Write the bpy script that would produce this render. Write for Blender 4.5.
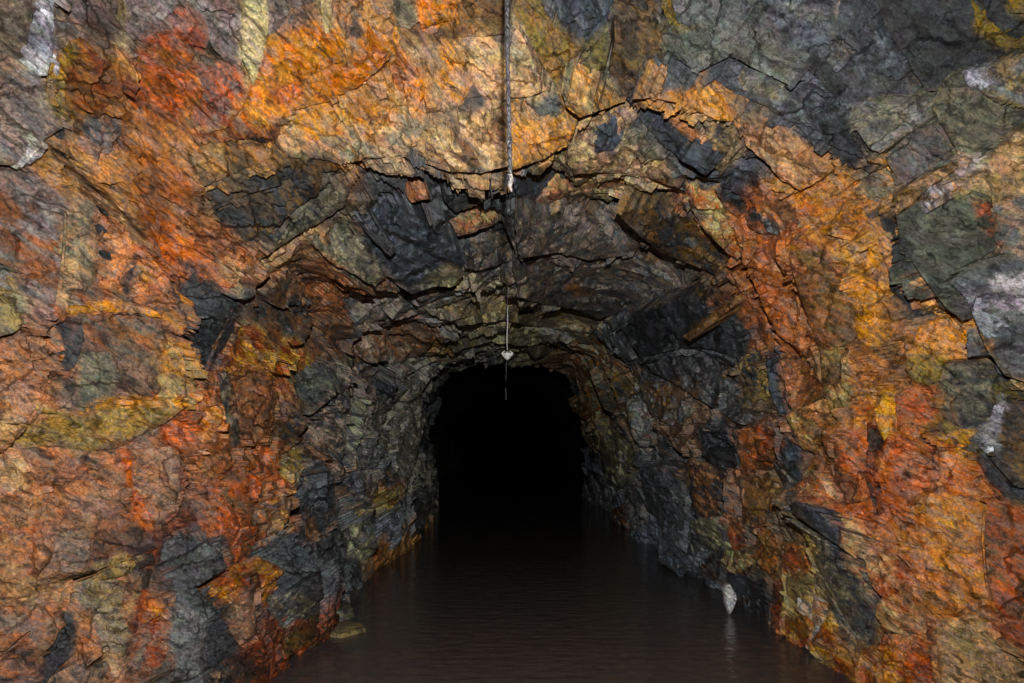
import bpy, math, random
import numpy as np
from mathutils import Vector
from mathutils.geometry import delaunay_2d_cdt

scene = bpy.context.scene
for o in list(bpy.data.objects):
    bpy.data.objects.remove(o)
COL = scene.collection
random.seed(11)
RNG = np.random.default_rng(7)

# ------------------------------------------------------------------ camera
FX, FY, F, H = 505.0, 438.0, 760.0, 1.5        # vanishing point of the drift, focal length in px, eye height over water
cam = bpy.data.cameras.new('camera')
cam.sensor_fit = 'HORIZONTAL'
cam.sensor_width = 36.0
cam.lens = F * 36.0 / 1024.0
cam.shift_x = (512.0 - FX) / 1024.0
cam.shift_y = (FY - 341.5) / 1024.0
cam.clip_start = 0.02
camo = bpy.data.objects.new('camera', cam)
camo.location = (0, 0, H)
camo.rotation_euler = (math.pi / 2, 0, 0)
COL.objects.link(camo)
scene.camera = camo

# ------------------------------------------------------------------ world: underground, no daylight
w = bpy.data.worlds.new('world')
w.use_nodes = True
w.node_tree.nodes['Background'].inputs[0].default_value = (0, 0, 0, 1)
w.node_tree.nodes['Background'].inputs[1].default_value = 0.0
scene.world = w

# ------------------------------------------------------------------ the photographer's flash, held above the lens
fl = bpy.data.lights.new('camera_flash', 'SPOT')
fl.energy = 985.0
fl.spot_size = math.radians(114)
fl.spot_blend = 1.0
fl.shadow_soft_size = 0.022
fl.color = (1.0, 0.98, 0.95)
flo = bpy.data.objects.new('camera_flash', fl)
flo.location = (0.03, 0.0, 1.93)
flo.rotation_euler = (math.radians(92), 0, 0)
COL.objects.link(flo)

vs = scene.view_settings
vs.view_transform = 'Standard'
vs.look = 'None'
vs.exposure = 0.0
vs.gamma = 1.0
vs.use_curve_mapping = False

# ------------------------------------------------------------------ mineral colours
PAL = dict(
    slate=(50, 54, 58), darkslate=(32, 35, 39), slateblue=(62, 72, 86), slategray=(72, 76, 79), gray=(86, 88, 88),
    palegray=(116, 118, 115), bluegray=(92, 98, 107), white=(225, 218, 212), cream=(192, 168, 122), lilac=(185, 178, 188),
    palelilac=(168, 168, 180), lilacgray=(130, 120, 116), pinkgray=(150, 122, 100), tangray=(142, 124, 102),
    graybrown=(115, 98, 80), browngray=(105, 85, 75), purplebrown=(88, 62, 52), olivegray=(120, 112, 85),
    greengray=(84, 88, 74), darkgreen=(58, 62, 48), darkgray=(54, 56, 55), olive=(110, 98, 45), olivebrown=(98, 75, 40),
    olivetan=(145, 125, 80), ochreolive=(150, 120, 50), ochre=(178, 122, 40), ochretan=(188, 134, 72), gold=(190, 135, 25),
    goldrust=(185, 95, 14), orange=(228, 124, 36), orangepink=(212, 114, 54), wetorange=(222, 98, 20), redorange=(186, 92, 38),
    rustorange=(166, 82, 26), rust=(135, 65, 25), rustbrown=(105, 50, 16), tanorange=(190, 120, 70), tan=(182, 144, 102),
    pinktan=(212, 152, 106), pink=(172, 113, 70), pinkrust=(138, 88, 54), tanred=(150, 98, 66), brown=(105, 75, 48),
    browngold=(125, 85, 35), darkbrown=(50, 32, 22), dullgold=(128, 100, 22), pinkorange=(228, 132, 72), palegreen=(150, 150, 120))
GAIN = 1.25
def lin(c):
    c = np.array(c, float) / 255.0
    return np.where(c < 0.04045, c / 12.92, ((c + 0.055) / 1.055) ** 2.4)
def muted(v):
    v = np.array(v, float); l = v @ np.array([0.3, 0.59, 0.11])
    k = 1.12 if v[0] - v[2] > 40 else 0.85
    return np.clip(l + k * (v - l), 6, 255)
PALL = {k: np.clip(lin(muted(v)) * GAIN, 0, 0.9) for k, v in PAL.items()}

# ------------------------------------------------------------------ the shape of the drift
# cross-section: radius (m) by angle around the axis at eye height; 0 deg = right, 90 = up, 180 = left
_pa = np.array([-56, -45, -37, -20, 0, 25, 45, 65, 90, 110, 130, 150, 180, 200, 220, 232, 240], float)
_pr = np.array([3.3, 3.0, 2.74, 2.26, 2.06, 2.15, 2.22, 2.02, 1.68, 1.64, 1.76, 1.86, 1.76, 1.74, 2.0, 2.3, 2.6])
_aa = np.linspace(-60, 245, 1221)
_rr = np.interp(_aa, _pa, _pr)
_k = np.hanning(61); _k /= _k.sum()
_rr = np.convolve(np.pad(_rr, 30, mode='edge'), _k, mode='valid')
def prof(th):                                   # th in degrees
    return np.interp(th, _aa, _rr)
def sstep(x):
    x = np.clip(x, 0, 1)
    return x * x * (3 - 2 * x)
def flare(y):                                   # the wider chamber the photographer stands in
    return 1.0 + 0.42 * (1 - sstep((y - 2.95) / 1.6))
def R0(th, y):
    return prof(th) * flare(y)
def pix_dir(px, py):
    dx = (np.asarray(px, float) - FX) / F
    dz = (FY - np.asarray(py, float)) / F
    th = np.degrees(np.arctan2(dz, dx))
    th = np.where(th < -62, th + 360, th)
    return dx, dz, th, np.hypot(dx, dz)
def solve_depth(th, d, h):                      # depth at which a sight line meets the wall surface standing h proud
    lo = np.full_like(d, 0.3); hi = np.full_like(d, 80.0)
    for _ in range(46):
        m = 0.5 * (lo + hi)
        g = R0(th, m) - h - m * d
        lo = np.where(g > 0, m, lo); hi = np.where(g > 0, hi, m)
    return 0.5 * (lo + hi)

# the last broken step (brow): behind it the drift opens into a wider stope
LAST_BROW = '436 500 430 450 434 405 450 372 505 361 550 366 580 400 592 450 588 500'
def flat(sv):
    a = np.array([float(t) for t in sv.split()])
    return a.reshape(-1, 2)
_p = flat(LAST_BROW)
_dx, _dz, _bt, _d = pix_dir(_p[:, 0], _p[:, 1])
_by = solve_depth(_bt, _d, np.zeros_like(_d))
_i = np.argsort(_bt)
_bt, _by = _bt[_i], _by[_i]

# ------------------------------------------------------------------ numeric noise
def hsh(ix, iy, iz, k):
    h = (ix.astype(np.int64) * 374761393 + iy.astype(np.int64) * 668265263 + iz.astype(np.int64) * 2147483647 + k * 1274126177) & 0xFFFFFFFF
    h = ((h ^ (h >> 13)) * 1274126177) & 0xFFFFFFFF
    h = ((h ^ (h >> 16)) * 2246822519) & 0xFFFFFFFF
    return ((h ^ (h >> 15)) & 0xFFFFFF) / float(0x1000000)
def vnoise(x, y, z, k=0):
    ix, iy, iz = np.floor(x), np.floor(y), np.floor(z)
    fx, fy, fz = x - ix, y - iy, z - iz
    fx, fy, fz = [t * t * (3 - 2 * t) for t in (fx, fy, fz)]
    out = 0
    for a in (0, 1):
        for b in (0, 1):
            for c in (0, 1):
                wgt = (fx if a else 1 - fx) * (fy if b else 1 - fy) * (fz if c else 1 - fz)
                out = out + wgt * hsh(ix + a, iy + b, iz + c, k)
    return out * 2 - 1
def fbm(x, y, z, k=0, n=3):
    o = 0; a = 0.5
    for i in range(n):
        o = o + a * vnoise(x, y, z, k + i); x, y, z = x * 2.03, y * 2.03, z * 2.03; a *= 0.5
    return o
def facets(x, y, z, k):                         # cells, each with a plane of its own: broken rock
    ix, iy, iz = np.floor(x), np.floor(y), np.floor(z)
    best = np.full(x.shape, 1e9); hh = np.zeros(x.shape); rid = np.zeros(x.shape)
    for a in (-1, 0, 1):
        for b in (-1, 0, 1):
            for c in (-1, 0, 1):
                jx, jy, jz = ix + a, iy + b, iz + c
                ex = x - jx - hsh(jx, jy, jz, k); ey = y - jy - hsh(jx, jy, jz, k + 1); ez = z - jz - hsh(jx, jy, jz, k + 2)
                d = ex * ex + ey * ey + ez * ez
                m = d < best
                if m.any():
                    o = hsh(jx, jy, jz, k + 3) - 0.5
                    g1 = hsh(jx, jy, jz, k + 4) - 0.5; g2 = hsh(jx, jy, jz, k + 5) - 0.5; g3 = hsh(jx, jy, jz, k + 6) - 0.5
                    v = 0.55 * o + 2.3 * (g1 * ex + g2 * ey + g3 * ez)
                    hh = np.where(m, v, hh); rid = np.where(m, hsh(jx, jy, jz, k + 7), rid); best = np.where(m, d, best)
    return hh, rid
# foliation of the schist: planes dipping to the right
CA, SA = math.cos(math.radians(38)), math.sin(math.radians(38))
def foli(X, Y, Z):
    return CA * X - SA * Z, Y, SA * X + CA * Z      # along dip, along drift, across the layers
def rough(X, Y, Z):
    q = (4.3 / np.maximum(Y, 4.3)) ** 0.7            # the far walls are broken more coarsely
    Yc = np.where(Y > 4.3, 4.3 + (4.3 ** 0.7) * (np.maximum(Y, 4.3) ** 0.3 - 4.3 ** 0.3) / 0.3, Y)
    u, v, n = foli(X * q, Yc, (Z - H) * q)
    wx = 0.06 * fbm(u * 3, v * 3, n * 3, 50); wn = 0.045 * fbm(u * 3, v * 3, n * 3, 60)
    u = u + wx; n = n + wn; v = v + wx
    h1, id1 = facets(u * 1.7, v * 1.2, n * 2.0, 100)
    h2, id2 = facets(u * 4.2, v * 3.0, n * 5.0, 200)
    h3, id3 = facets(u * 11, v * 8, n * 15, 300)
    dist = np.clip(Y / 4.3, 1.0, 3.5) ** 0.5
    return dist * (0.075 * h1 + 0.06 * h2 + 0.02 * h3), id1, id2, id3

# ------------------------------------------------------------------ rock pieces told apart in the photograph
# (name, colour, second colour, height out / height in (m proud of the wall), slope direction in degrees or None = into the drift, outline)
S, B_, K, C_ = 'rock_slab', 'rock_block', 'rock_flake', 'calcite_streak'
PIECES = [
 # ---- left, upper
 (S,'tangray','graybrown',.02,.05,None,'0 0 38 0 39 25 36 45 34 58 22 66 0 76'),
 (K,'lilac','palelilac',.07,.11,None,'40 0 55 0 53 25 53 48 47 75 39 75 34 70 37 45 39 20'),
 (K,'white','white',.10,.12,None,'46 55 52 48 50 62 47 75 39 75 42 66'),
 (S,'lilacgray','pinkgray',.04,.07,None,'56 0 87 0 84 22 78 45 66 48 55 48 54 25'),
 (S,'purplebrown','browngray',.05,.08,None,'88 0 119 0 117 20 114 47 100 48 88 45 80 42 85 25'),
 (B_,'gold','olive',.06,.10,None,'50 70 60 50 72 45 70 60 66 80 66 100 72 118 68 121 60 117 52 108 48 85'),
 (B_,'rustbrown','browngold',.08,.13,None,'73 46 88 46 115 48 118 60 119 85 112 105 98 117 93 117 88 108 80 100 72 115 66 100 66 80 70 60'),
 (K,'cream','olivetan',.06,.08,None,'119 0 124 15 122 40 115 46 118 20'),
 (S,'browngray','lilacgray',.03,.06,None,'126 0 150 0 152 25 145 35 135 40 126 45'),
 (S,'rust','rustorange',.06,.09,None,'140 40 152 30 171 26 205 20 210 30 205 48 171 42 150 44'),
 (B_,'browngold','rustorange',.04,.08,None,'128 45 150 43 195 50 190 65 185 95 180 125 150 118 130 105 127 80'),
 (S,'pinkgray','lilacgray',.07,.12,None,'0 76 25 68 35 72 46 82 48 100 62 122 62 128 46 140 44 145 20 168 12 165 0 160'),
 (K,'cream','white',.13,.14,None,'20 166 46 143 48 147 42 155 22 170 17 169'),
 (S,'darkbrown','slate',-.02,.0,None,'63 122 72 121 74 140 68 160 62 160 58 140'),  # dark niche: its shade is painted as flush dark brown
 (B_,'tanorange','gray',.04,.07,None,'85 112 108 108 120 120 124 140 135 155 120 165 95 165 82 150 80 130'),
 # ---- left, middle
 (K,'brown','tan',.12,.16,None,'72 163 82 172 105 195 130 215 147 235 152 250 140 240 122 222 100 205 85 185'),
 (B_,'pinkrust','lilacgray',.05,.08,None,'0 172 20 171 50 185 63 200 66 215 64 240 60 262 58 290 55 310 50 318 35 325 32 300 20 270 0 250'),
 (B_,'palegray','olivetan',.08,.11,None,'0 258 15 268 28 290 32 310 28 325 12 335 0 338'),
 (S,'olivegray','tan',.06,.09,None,'67 200 78 189 90 192 98 205 97 230 97 255 98 275 85 290 73 292 70 300 60 270 62 245'),
 (K,'slate','slate',.09,.1,None,'99 201 104 199 111 211 107 216 100 208'),
 (K,'slate','slate',.09,.1,None,'97 226 103 227 107 231 99 236'),
 (K,'slate','slate',.08,.09,None,'103 252 110 254 111 260 104 258'),
 (S,'pink','tanorange',.05,.08,None,'100 210 112 216 130 232 146 247 143 252 130 262 120 275 118 295 110 290 108 270 105 240'),
 (S,'purplebrown','slate',.0,.02,None,'119 295 120 280 128 262 140 252 147 248 137 262 130 280 128 296 122 300'),
 (S,'tanorange','graybrown',.06,.09,None,'131 300 131 280 138 265 148 252 155 265 160 285 158 298 145 305'),
 (K,'orange','ochre',.1,.11,None,'70 308 95 305 110 302 130 305 158 312 160 318 130 312 100 311 72 314'),
 (B_,'pink','orange',.1,.22,None,'150 255 160 268 172 285 186 310 187 330 180 335 170 330 162 318 160 290'),
 (S,'graybrown','pinkrust',.04,.07,None,'72 314 100 311 130 313 160 320 175 335 165 350 150 352 140 365 125 370 112 352 82 352 75 365 68 370 66 355'),
 (S,'greengray','olivegray',.06,.08,None,'82 353 112 353 124 372 116 396 85 408 78 402 76 380'),
 (K,'purplebrown','slategray',.08,.09,None,'72 318 82 318 84 340 75 365 68 370 66 355'),
 (S,'slategray','pinkgray',.05,.07,None,'60 375 74 378 77 402 70 408 58 405'),
 (B_,'pinkgray','purplebrown',.08,.11,None,'117 395 125 375 140 362 155 357 165 365 160 390 150 400 130 402'),
 (B_,'ochre','olivetan',.1,.22,None,'157 345 168 340 178 345 185 370 187 395 175 403 165 400 165 380 160 365'),
 (S,'pinkgray','tanorange',.07,.10,None,'0 368 30 362 65 354 60 372 50 378 46 395 40 413 30 423 12 420 0 412'),
 (S,'graybrown','pink',.05,.08,None,'0 342 30 330 50 322 60 335 64 350 30 358 0 363'),
 (S,'tan','ochreolive',.08,.12,None,'0 420 20 426 27 426 15 440 0 452'),
 (B_,'ochreolive','olivetan',.02,.17,90,'45 414 85 417 115 408 150 406 186 406 171 420 140 435 120 448 80 452 60 446 24 447 36 428'),
 (K,'orange','gold',.165,.18,90,'80 412 110 403 118 400 187 403 190 398 190 406 175 411 140 409 110 411 85 418'),
 # ---- left, lower
 (S,'graybrown','pink',.04,.08,None,'25 448 60 448 85 452 125 450 125 475 120 500 105 518 90 530 60 520 45 500 30 480'),
 (S,'tan','pink',.05,.09,None,'0 457 20 450 30 480 45 505 55 545 50 560 40 570 30 595 0 600'),
 (K,'goldrust','rust',.06,.08,None,'126 450 131 450 133 480 145 505 155 520 152 535 145 525 135 515 127 490'),
 (B_,'pinkrust','pinkgray',.08,.18,None,'133 450 171 448 180 460 178 490 172 520 158 525 148 505 135 480'),
 (B_,'pinkrust','purplebrown',.07,.11,None,'92 530 110 513 133 516 145 530 138 555 115 563 92 572 86 570 90 555'),
 (B_,'gray','pinkgray',.06,.10,None,'62 520 88 532 92 553 85 574 65 575 60 560'),
 (K,'ochreolive','olivetan',.09,.12,None,'92 574 115 565 125 558 138 560 130 572 110 578 95 580'),
 (S,'tangray','olivetan',.06,.10,None,'86 581 110 580 122 582 125 595 122 605 127 620 130 640 122 660 110 650 100 640 92 620 90 600'),
 (S,'tangray','pink',.04,.09,None,'0 606 30 600 50 605 54 620 58 635 50 652 38 648 15 648 0 656'),
 (S,'pink','gray',.05,.08,None,'0 660 25 648 42 654 44 672 36 683 0 683'),
 (S,'slategray','slate',.03,.05,None,'57 605 65 607 75 615 78 640 73 660 60 675 48 683 45 670 55 650 62 630'),
 (B_,'pink','pinkrust',.06,.10,None,'77 622 90 620 100 640 105 655 95 665 85 660 75 668 80 645'),
 (B_,'pinkgray','slategray',.07,.11,None,'72 666 90 663 100 658 104 670 95 683 58 683'),
 (S,'darkbrown','rust',.0,.02,None,'152 535 165 530 160 560 150 580 145 605 135 640 122 670 115 668 128 640 135 610 140 580 150 555'),
 (B_,'ochre','rustorange',.07,.09,None,'145 600 160 595 168 602 160 615 150 620 143 612'),
 (S,'pinkgray','rust',.04,.07,None,'150 625 165 612 172 590 176 610 172 645 163 665 150 675 140 668'),
 (S,'tan','pinkrust',.06,.09,None,'104 660 112 652 122 662 112 683 98 683'),
 # ---- left jamb of the drift
 (B_,'slate','slategray',.03,.07,None,'180 278 195 263 207 275 215 290 235 300 238 312 222 318 205 312 190 318 180 305 175 290'),
 (B_,'slategray','slate',.03,.07,None,'188 320 205 314 222 320 236 316 234 330 225 345 215 360 208 380 199 372 191 384 187 365'),
 (B_,'pinkrust','brown',.07,.1,None,'195 388 205 376 214 372 215 385 207 405 200 418 195 405'),
 (B_,'orange','goldrust',.08,.11,None,'200 418 215 404 223 410 222 422 214 432 205 425'),
 (B_,'tanorange','pinkrust',.07,.11,None,'195 440 210 430 228 435 231 450 232 465 218 475 200 485 196 465'),
 (S,'slate','olivegray',.04,.07,None,'218 375 228 372 235 395 240 430 238 455 230 440 222 410'),
 (S,'brown','pinkrust',.04,.08,None,'232 370 260 365 272 375 276 400 270 430 255 445 240 430 235 400'),
 (B_,'slategray','gray',.09,.15,None,'172 548 185 540 195 522 208 540 222 555 227 570 212 578 198 588 190 575 175 560'),
 (B_,'slategray','palegray',.06,.10,None,'172 590 190 592 198 605 205 625 205 650 210 665 195 675 172 680 170 640'),
 (S,'slate','slategray',.05,.08,None,'198 590 210 600 220 615 235 640 245 650 240 665 220 665 206 640'),
 (B_,'rustorange','orange',.08,.11,None,'205 585 225 570 235 562 248 570 250 580 240 593 225 598 212 595'),
 (S,'pink','pinkgray',.06,.09,None,'220 600 248 585 255 610 258 640 250 650 240 635 228 615'),
 (S,'rust','ochre',.05,.08,None,'256 556 285 570 275 590 263 612 256 600'),
 (B_,'slategray','slate',.09,.13,None,'258 550 275 535 300 545 320 570 324 595 310 590 290 578 270 565'),
 (B_,'slategray','olivegray',.06,.1,None,'272 605 300 591 320 606 318 620 300 612 275 627'),
 (B_,'olivebrown','darkbrown',.05,.09,None,'277 632 295 625 315 616 318 640 300 650 285 655'),
 (B_,'rust','darkbrown',.06,.1,None,'232 655 260 650 270 665 264 683 235 683'),
 (B_,'tan','slate',.07,.1,None,'212 670 230 666 232 683 205 683'),
 (K,'ochreolive','olivegray',.08,.11,None,'282 455 295 448 304 465 300 475 292 485 284 495 280 480'),
 (B_,'tanorange','gray',.09,.13,None,'268 502 285 496 289 515 282 530 268 543 262 535'),
 (S,'greengray','slate',.06,.12,None,'295 378 310 361 335 365 338 395 325 405 313 415 300 410 290 393'),
 (S,'olivebrown','slate',.05,.09,None,'288 415 300 412 308 425 300 440 285 450 280 435'),
 (B_,'rustorange','brown',.05,.09,None,'232 478 245 470 262 480 258 500 245 515 232 505'),
 (B_,'pinkrust','rustorange',.06,.09,None,'215 500 230 505 240 525 235 548 222 545 212 525'),
 (S,'olivebrown','slate',.04,.1,None,'215 205 255 195 300 181 322 176 318 195 300 205 270 232 250 245 232 235 222 222'),
 (S,'pinkrust','tanorange',.05,.08,None,'196 228 212 216 225 232 240 250 258 258 250 275 232 268 215 255'),
 (S,'slate','olivegray',.06,.12,None,'300 210 335 190 350 185 345 205 320 222 290 240 268 255 275 240'),
 # ---- the orange brow
 (C_,'cream','cream',.05,.07,None,'243 0 268 0 267 30 263 55 257 75 253 85 248 70 242 55 243 25'),
 (C_,'cream','olivetan',.06,.08,None,'320 0 333 0 330 28 327 39 323 30'),
 (B_,'wetorange','orange',.07,.12,None,'265 45 285 30 310 15 320 15 326 38 345 40 342 60 320 70 300 80 280 88 262 85 260 60'),
 (S,'lilacgray','browngray',.02,.05,None,'268 0 320 0 310 12 285 28 268 35'),
 (S,'browngray','lilacgray',.03,.06,None,'205 22 225 15 243 10 243 45 240 70 225 60 212 45'),
 (B_,'rustorange','browngray',.04,.09,None,'200 50 225 62 245 75 250 88 240 110 225 128 200 134 192 120 193 90'),
 (B_,'orange','wetorange',.07,.12,None,'255 88 285 88 320 72 345 62 380 50 400 42 388 60 360 85 330 100 300 108 283 120 265 128 245 127'),
 (S,'darkbrown','rustbrown',-.02,.0,None,'195 138 225 135 250 130 275 130 283 121 276 143 268 144 250 138 200 145'),  # black recess under the orange rock, shade put into the colour
 (B_,'pinktan','orange',.06,.12,None,'276 146 300 112 330 102 350 95 375 90 395 85 412 100 415 120 400 127 375 138 342 145 310 150 285 150'),
 (S,'orange','goldrust',.07,.11,None,'390 62 400 47 423 48 424 95 415 115 408 112 395 85 391 75'),
 (B_,'tangray','ochre',.08,.13,None,'402 47 440 38 468 40 470 65 474 85 460 105 450 110 427 112 424 80'),
 (B_,'pinktan','tan',.09,.14,None,'467 38 480 37 506 58 520 75 545 90 530 96 508 98 486 99 475 85 470 65'),
 (S,'brown','olivebrown',.05,.08,None,'390 45 425 28 455 20 508 18 505 34 475 37 440 37 405 46'),
 (B_,'pinkorange','browngray',.04,.08,None,'342 0 382 0 395 20 390 40 365 45 340 45'),
 (S,'olivegray','brown',.05,.08,None,'385 0 412 0 420 20 410 28 395 25'),
 (B_,'wetorange','ochre',.06,.1,None,'412 0 455 0 455 18 421 28'),
 (S,'olivebrown','brown',.05,.08,None,'456 0 510 0 510 16 460 18'),
 (B_,'olivegray','tan',.08,.26,None,'276 151 342 147 400 129 425 122 415 152 392 158 365 158 345 165 320 158 290 157'),
 (B_,'pinktan','brown',.1,.32,None,'420 125 450 112 505 103 509 165 480 173 450 171 415 158'),
 (B_,'ochretan','orange',.1,.32,None,'508 103 530 116 560 113 577 120 572 138 545 158 510 170'),
 (S,'ochretan','olivebrown',.08,.2,None,'190 153 225 147 250 141 275 149 270 158 230 175 205 186 195 180'),
 (S,'olivebrown','slate',.05,.11,None,'203 188 240 173 285 159 330 157 343 168 300 178 255 194 215 205'),
 (B_,'greengray','gray',.10,.15,None,'526 100 560 92 568 105 560 112 540 115'),
 (B_,'olivetan','ochre',.12,.36,None,'562 92 590 85 610 95 624 102 600 110 580 117 568 108'),
 (S,'browngold','olive',.04,.08,None,'515 0 540 4 560 25 583 45 575 60 570 70 575 82 560 91 545 72 530 45 514 18'),
 (S,'palegreen','tan',.06,.1,None,'511 20 525 40 540 75 553 92 540 87 511 57'),
 # ---- top, right of the cord
 (B_,'slate','slateblue',.03,.07,None,'541 0 608 0 610 20 600 30 585 45 560 22'),
 (K,'bluegray','slateblue',.08,.1,None,'573 15 588 2 605 15 595 25 582 30'),
 (B_,'slate','olive',.06,.12,None,'583 48 610 25 612 65 600 72 575 82 572 75 580 60'),
 (B_,'slate','olivebrown',.06,.12,None,'612 0 662 0 660 18 665 45 656 54 642 62 640 80 630 91 620 98 606 72 613 40'),
 (S,'palegray','gray',.09,.13,None,'664 0 730 0 748 18 735 22 702 30 678 22'),
 (K,'dullgold','olive',.1,.12,None,'661 5 672 17 684 22 703 31 690 31 670 24'),
 (B_,'palegray','greengray',.08,.24,None,'660 26 680 29 703 33 735 23 752 24 790 47 802 75 790 90 762 72 745 63 730 56 702 71 685 64 668 50'),
 (S,'slate','bluegray',.03,.08,None,'705 74 730 60 760 74 790 94 815 102 852 112 854 135 830 140 790 122 765 105 740 95'),
 (K,'bluegray','olivegray',.09,.1,None,'738 78 760 78 785 90 795 105 770 98 745 90'),
 (B_,'ochretan','ochre',.12,.38,None,'632 100 655 89 685 85 705 82 720 95 740 112 738 121 715 121 695 111 680 104 650 99'),
 (B_,'pinkrust','tan',.08,.2,None,'734 121 745 114 770 135 800 150 812 165 822 178 800 190 780 178 765 160 745 145'),
 (S,'slate','bluegray',.04,.07,None,'750 15 770 0 842 0 836 50 820 58 790 44 765 26'),
 (K,'bluegray','palegray',.08,.09,None,'785 3 805 8 827 20 812 22 795 16'),
 (S,'gray','slate',.06,.09,None,'804 64 822 60 860 70 900 84 922 100 890 103 858 100 830 92'),
 (S,'darkgray','slate',.05,.08,None,'868 0 960 0 990 30 1010 50 985 64 960 68 945 75 938 90 926 90 905 55 886 28'),
 (K,'slate','bluegray',.07,.1,None,'843 0 858 0 880 40 900 78 870 70 840 62 838 30'),
 (K,'dullgold','olive',.07,.09,None,'963 0 972 4 986 20 1010 41 1024 44 1024 53 1000 46 978 25'),
 (K,'dullgold','olive',.07,.09,None,'1000 0 1024 0 1024 16 1010 11'),
 (S,'darkgray','slate',.05,.07,None,'974 0 999 0 1010 13 1024 18 1024 42 1010 38 988 18'),
 (C_,'tangray','gray',.08,.09,None,'838 0 846 0 842 30 840 48 850 55 838 62 828 55 836 46 836 25'),
 (B_,'palegray','olivegray',.1,.2,None,'858 108 890 105 922 104 932 120 905 135 880 152 866 146 855 130'),
 (B_,'gray','browngray',.08,.16,None,'886 156 915 131 933 123 951 145 940 165 905 186 895 184'),
 (S,'darkslate','slate',.09,.13,None,'815 113 853 115 856 135 872 158 884 166 870 172 830 152'),
 (K,'ochre','olivegray',.06,.08,None,'872 160 885 160 893 185 890 200 870 195 862 182'),
 (B_,'greengray','olivegray',.09,.15,None,'941 86 960 71 975 92 985 96 1000 101 1014 128 985 156 957 150 946 130 932 106'),
 (K,'palelilac','gray',.12,.14,None,'963 72 990 65 995 82 980 90 968 85'),
 (B_,'palegray','olivetan',.12,.16,None,'991 64 1024 50 1024 101 1000 99 985 94 996 82'),
 (S,'slate','greengray',.08,.1,None,'1000 103 1024 103 1024 124 1014 126'),
 (B_,'tan','olivetan',.11,.16,None,'1024 130 1012 130 986 158 962 175 945 185 955 200 975 190 1000 200 1024 194'),
 (K,'white','pinkgray',.15,.17,None,'958 152 985 159 962 178 955 170'),
 # ---- right, upper blocks
 (B_,'darkgreen','greengray',.14,.32,None,'895 216 905 192 925 178 950 186 972 200 987 235 992 252 965 268 947 280 955 300 962 320 945 306 920 275 902 247'),
 (K,'tan','olivebrown',.30,.32,None,'894 218 898 192 930 175 936 180 907 206'),
 (K,'palelilac','pinkgray',.27,.29,None,'922 195 932 182 936 195 930 210 924 203'),
 (B_,'palegray','pinkgray',.16,.2,None,'995 210 1008 198 1024 195 1024 256 1008 257 995 240'),
 (B_,'darkgreen','rust',.1,.13,None,'972 200 992 205 994 240 1006 256 985 235'),
 (B_,'gray','slategray',.2,.38,None,'948 283 975 264 1000 256 1024 258 1024 392 1005 375 985 346 975 320 965 296'),
 (B_,'lilac','palegray',.28,.29,None,'990 272 1024 270 1024 316 996 311'),
 (K,'palelilac','bluegray',.36,.37,None,'960 283 968 282 976 300 986 338 978 326 965 300'),
 (S,'slate','darkslate',.08,.1,None,'876 206 892 211 900 240 920 275 938 298 925 292 905 272 886 237'),
 (K,'tanorange','ochretan',.06,.09,None,'879 235 905 266 930 290 951 312 945 318 920 305 895 277 880 252'),
 (S,'slate','darkslate',.03,.05,None,'888 266 910 287 925 310 920 325 900 306 890 286'),
 (B_,'orange','pinkorange',.08,.12,None,'920 326 940 318 960 318 968 331 985 346 990 357 960 358 940 362 915 362 900 358 915 345'),
 (B_,'ochreolive','olive',.08,.11,None,'900 366 920 353 945 351 940 370 930 385 915 380'),
 (S,'darkgray','olivegray',.05,.08,None,'947 362 985 359 993 375 986 410 976 440 955 426 950 402 936 390'),
 (K,'palelilac','gray',.1,.13,None,'997 390 1005 396 1000 420 992 455 978 445 986 430 995 405'),
 (B_,'slate','olivebrown',.12,.17,None,'1006 400 1024 404 1024 492 1010 485 993 460 999 430'),
 (K,'tan','pinktan',.2,.22,None,'1008 380 1024 374 1024 393 1012 389'),
 (S,'slate','slategray',.08,.1,None,'976 446 992 461 1024 496 1024 512 990 482 978 462'),
 # ---- right, orange wall
 (B_,'orange','ochre',.06,.1,None,'870 246 880 262 886 290 885 345 870 348 858 340 855 320 862 280'),
 (B_,'pinkrust','olivebrown',.06,.12,None,'790 246 810 236 830 245 850 270 855 300 850 340 830 350 815 336 806 315 800 300 790 270'),
 (B_,'orangepink','ochre',.05,.1,None,'775 190 800 192 840 195 862 196 872 215 850 240 825 234 805 216'),
 (B_,'redorange','pink',.05,.1,None,'750 275 770 264 785 275 799 305 806 330 815 345 800 350 780 336 765 310'),
 (S,'darkslate','slate',.0,.02,None,'745 215 758 205 765 220 783 232 770 237 750 228'),
 (K,'palegray','slate',.06,.08,None,'760 212 770 222 784 230 783 235 768 231'),
 (B_,'brown','tanred',.07,.1,None,'760 186 780 190 800 210 806 225 790 230 780 216 766 205'),
 (B_,'olivetan','pink',.09,.14,None,'786 415 810 405 822 400 826 420 816 440 805 450 795 440'),
 (K,'pink','tanred',.07,.1,None,'780 355 792 355 795 380 798 400 795 412 790 405 785 380'),
 (S,'slate','slateblue',.04,.07,None,'765 355 779 360 787 400 794 414 780 414 770 390'),
 (B_,'slateblue','slate',.08,.12,None,'785 430 795 445 805 460 798 490 788 480 780 450'),
 (B_,'slateblue','slate',.16,.3,None,'789 500 805 505 830 520 848 540 857 559 845 556 820 536 795 516'),
 (S,'slategray','olivegray',.05,.09,None,'807 524 840 553 860 572 872 605 868 625 850 640 836 620 830 590 815 560'),
 (K,'pink','pinktan',.12,.16,None,'876 615 880 600 890 614 905 625 901 633 888 630'),
 (K,'tanorange','pink',.1,.13,None,'888 634 902 636 908 645 904 662 899 672 897 655'),
 (B_,'tan','olivetan',.07,.11,None,'937 620 990 613 1000 632 1010 657 1024 664 1024 683 940 683'),
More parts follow.
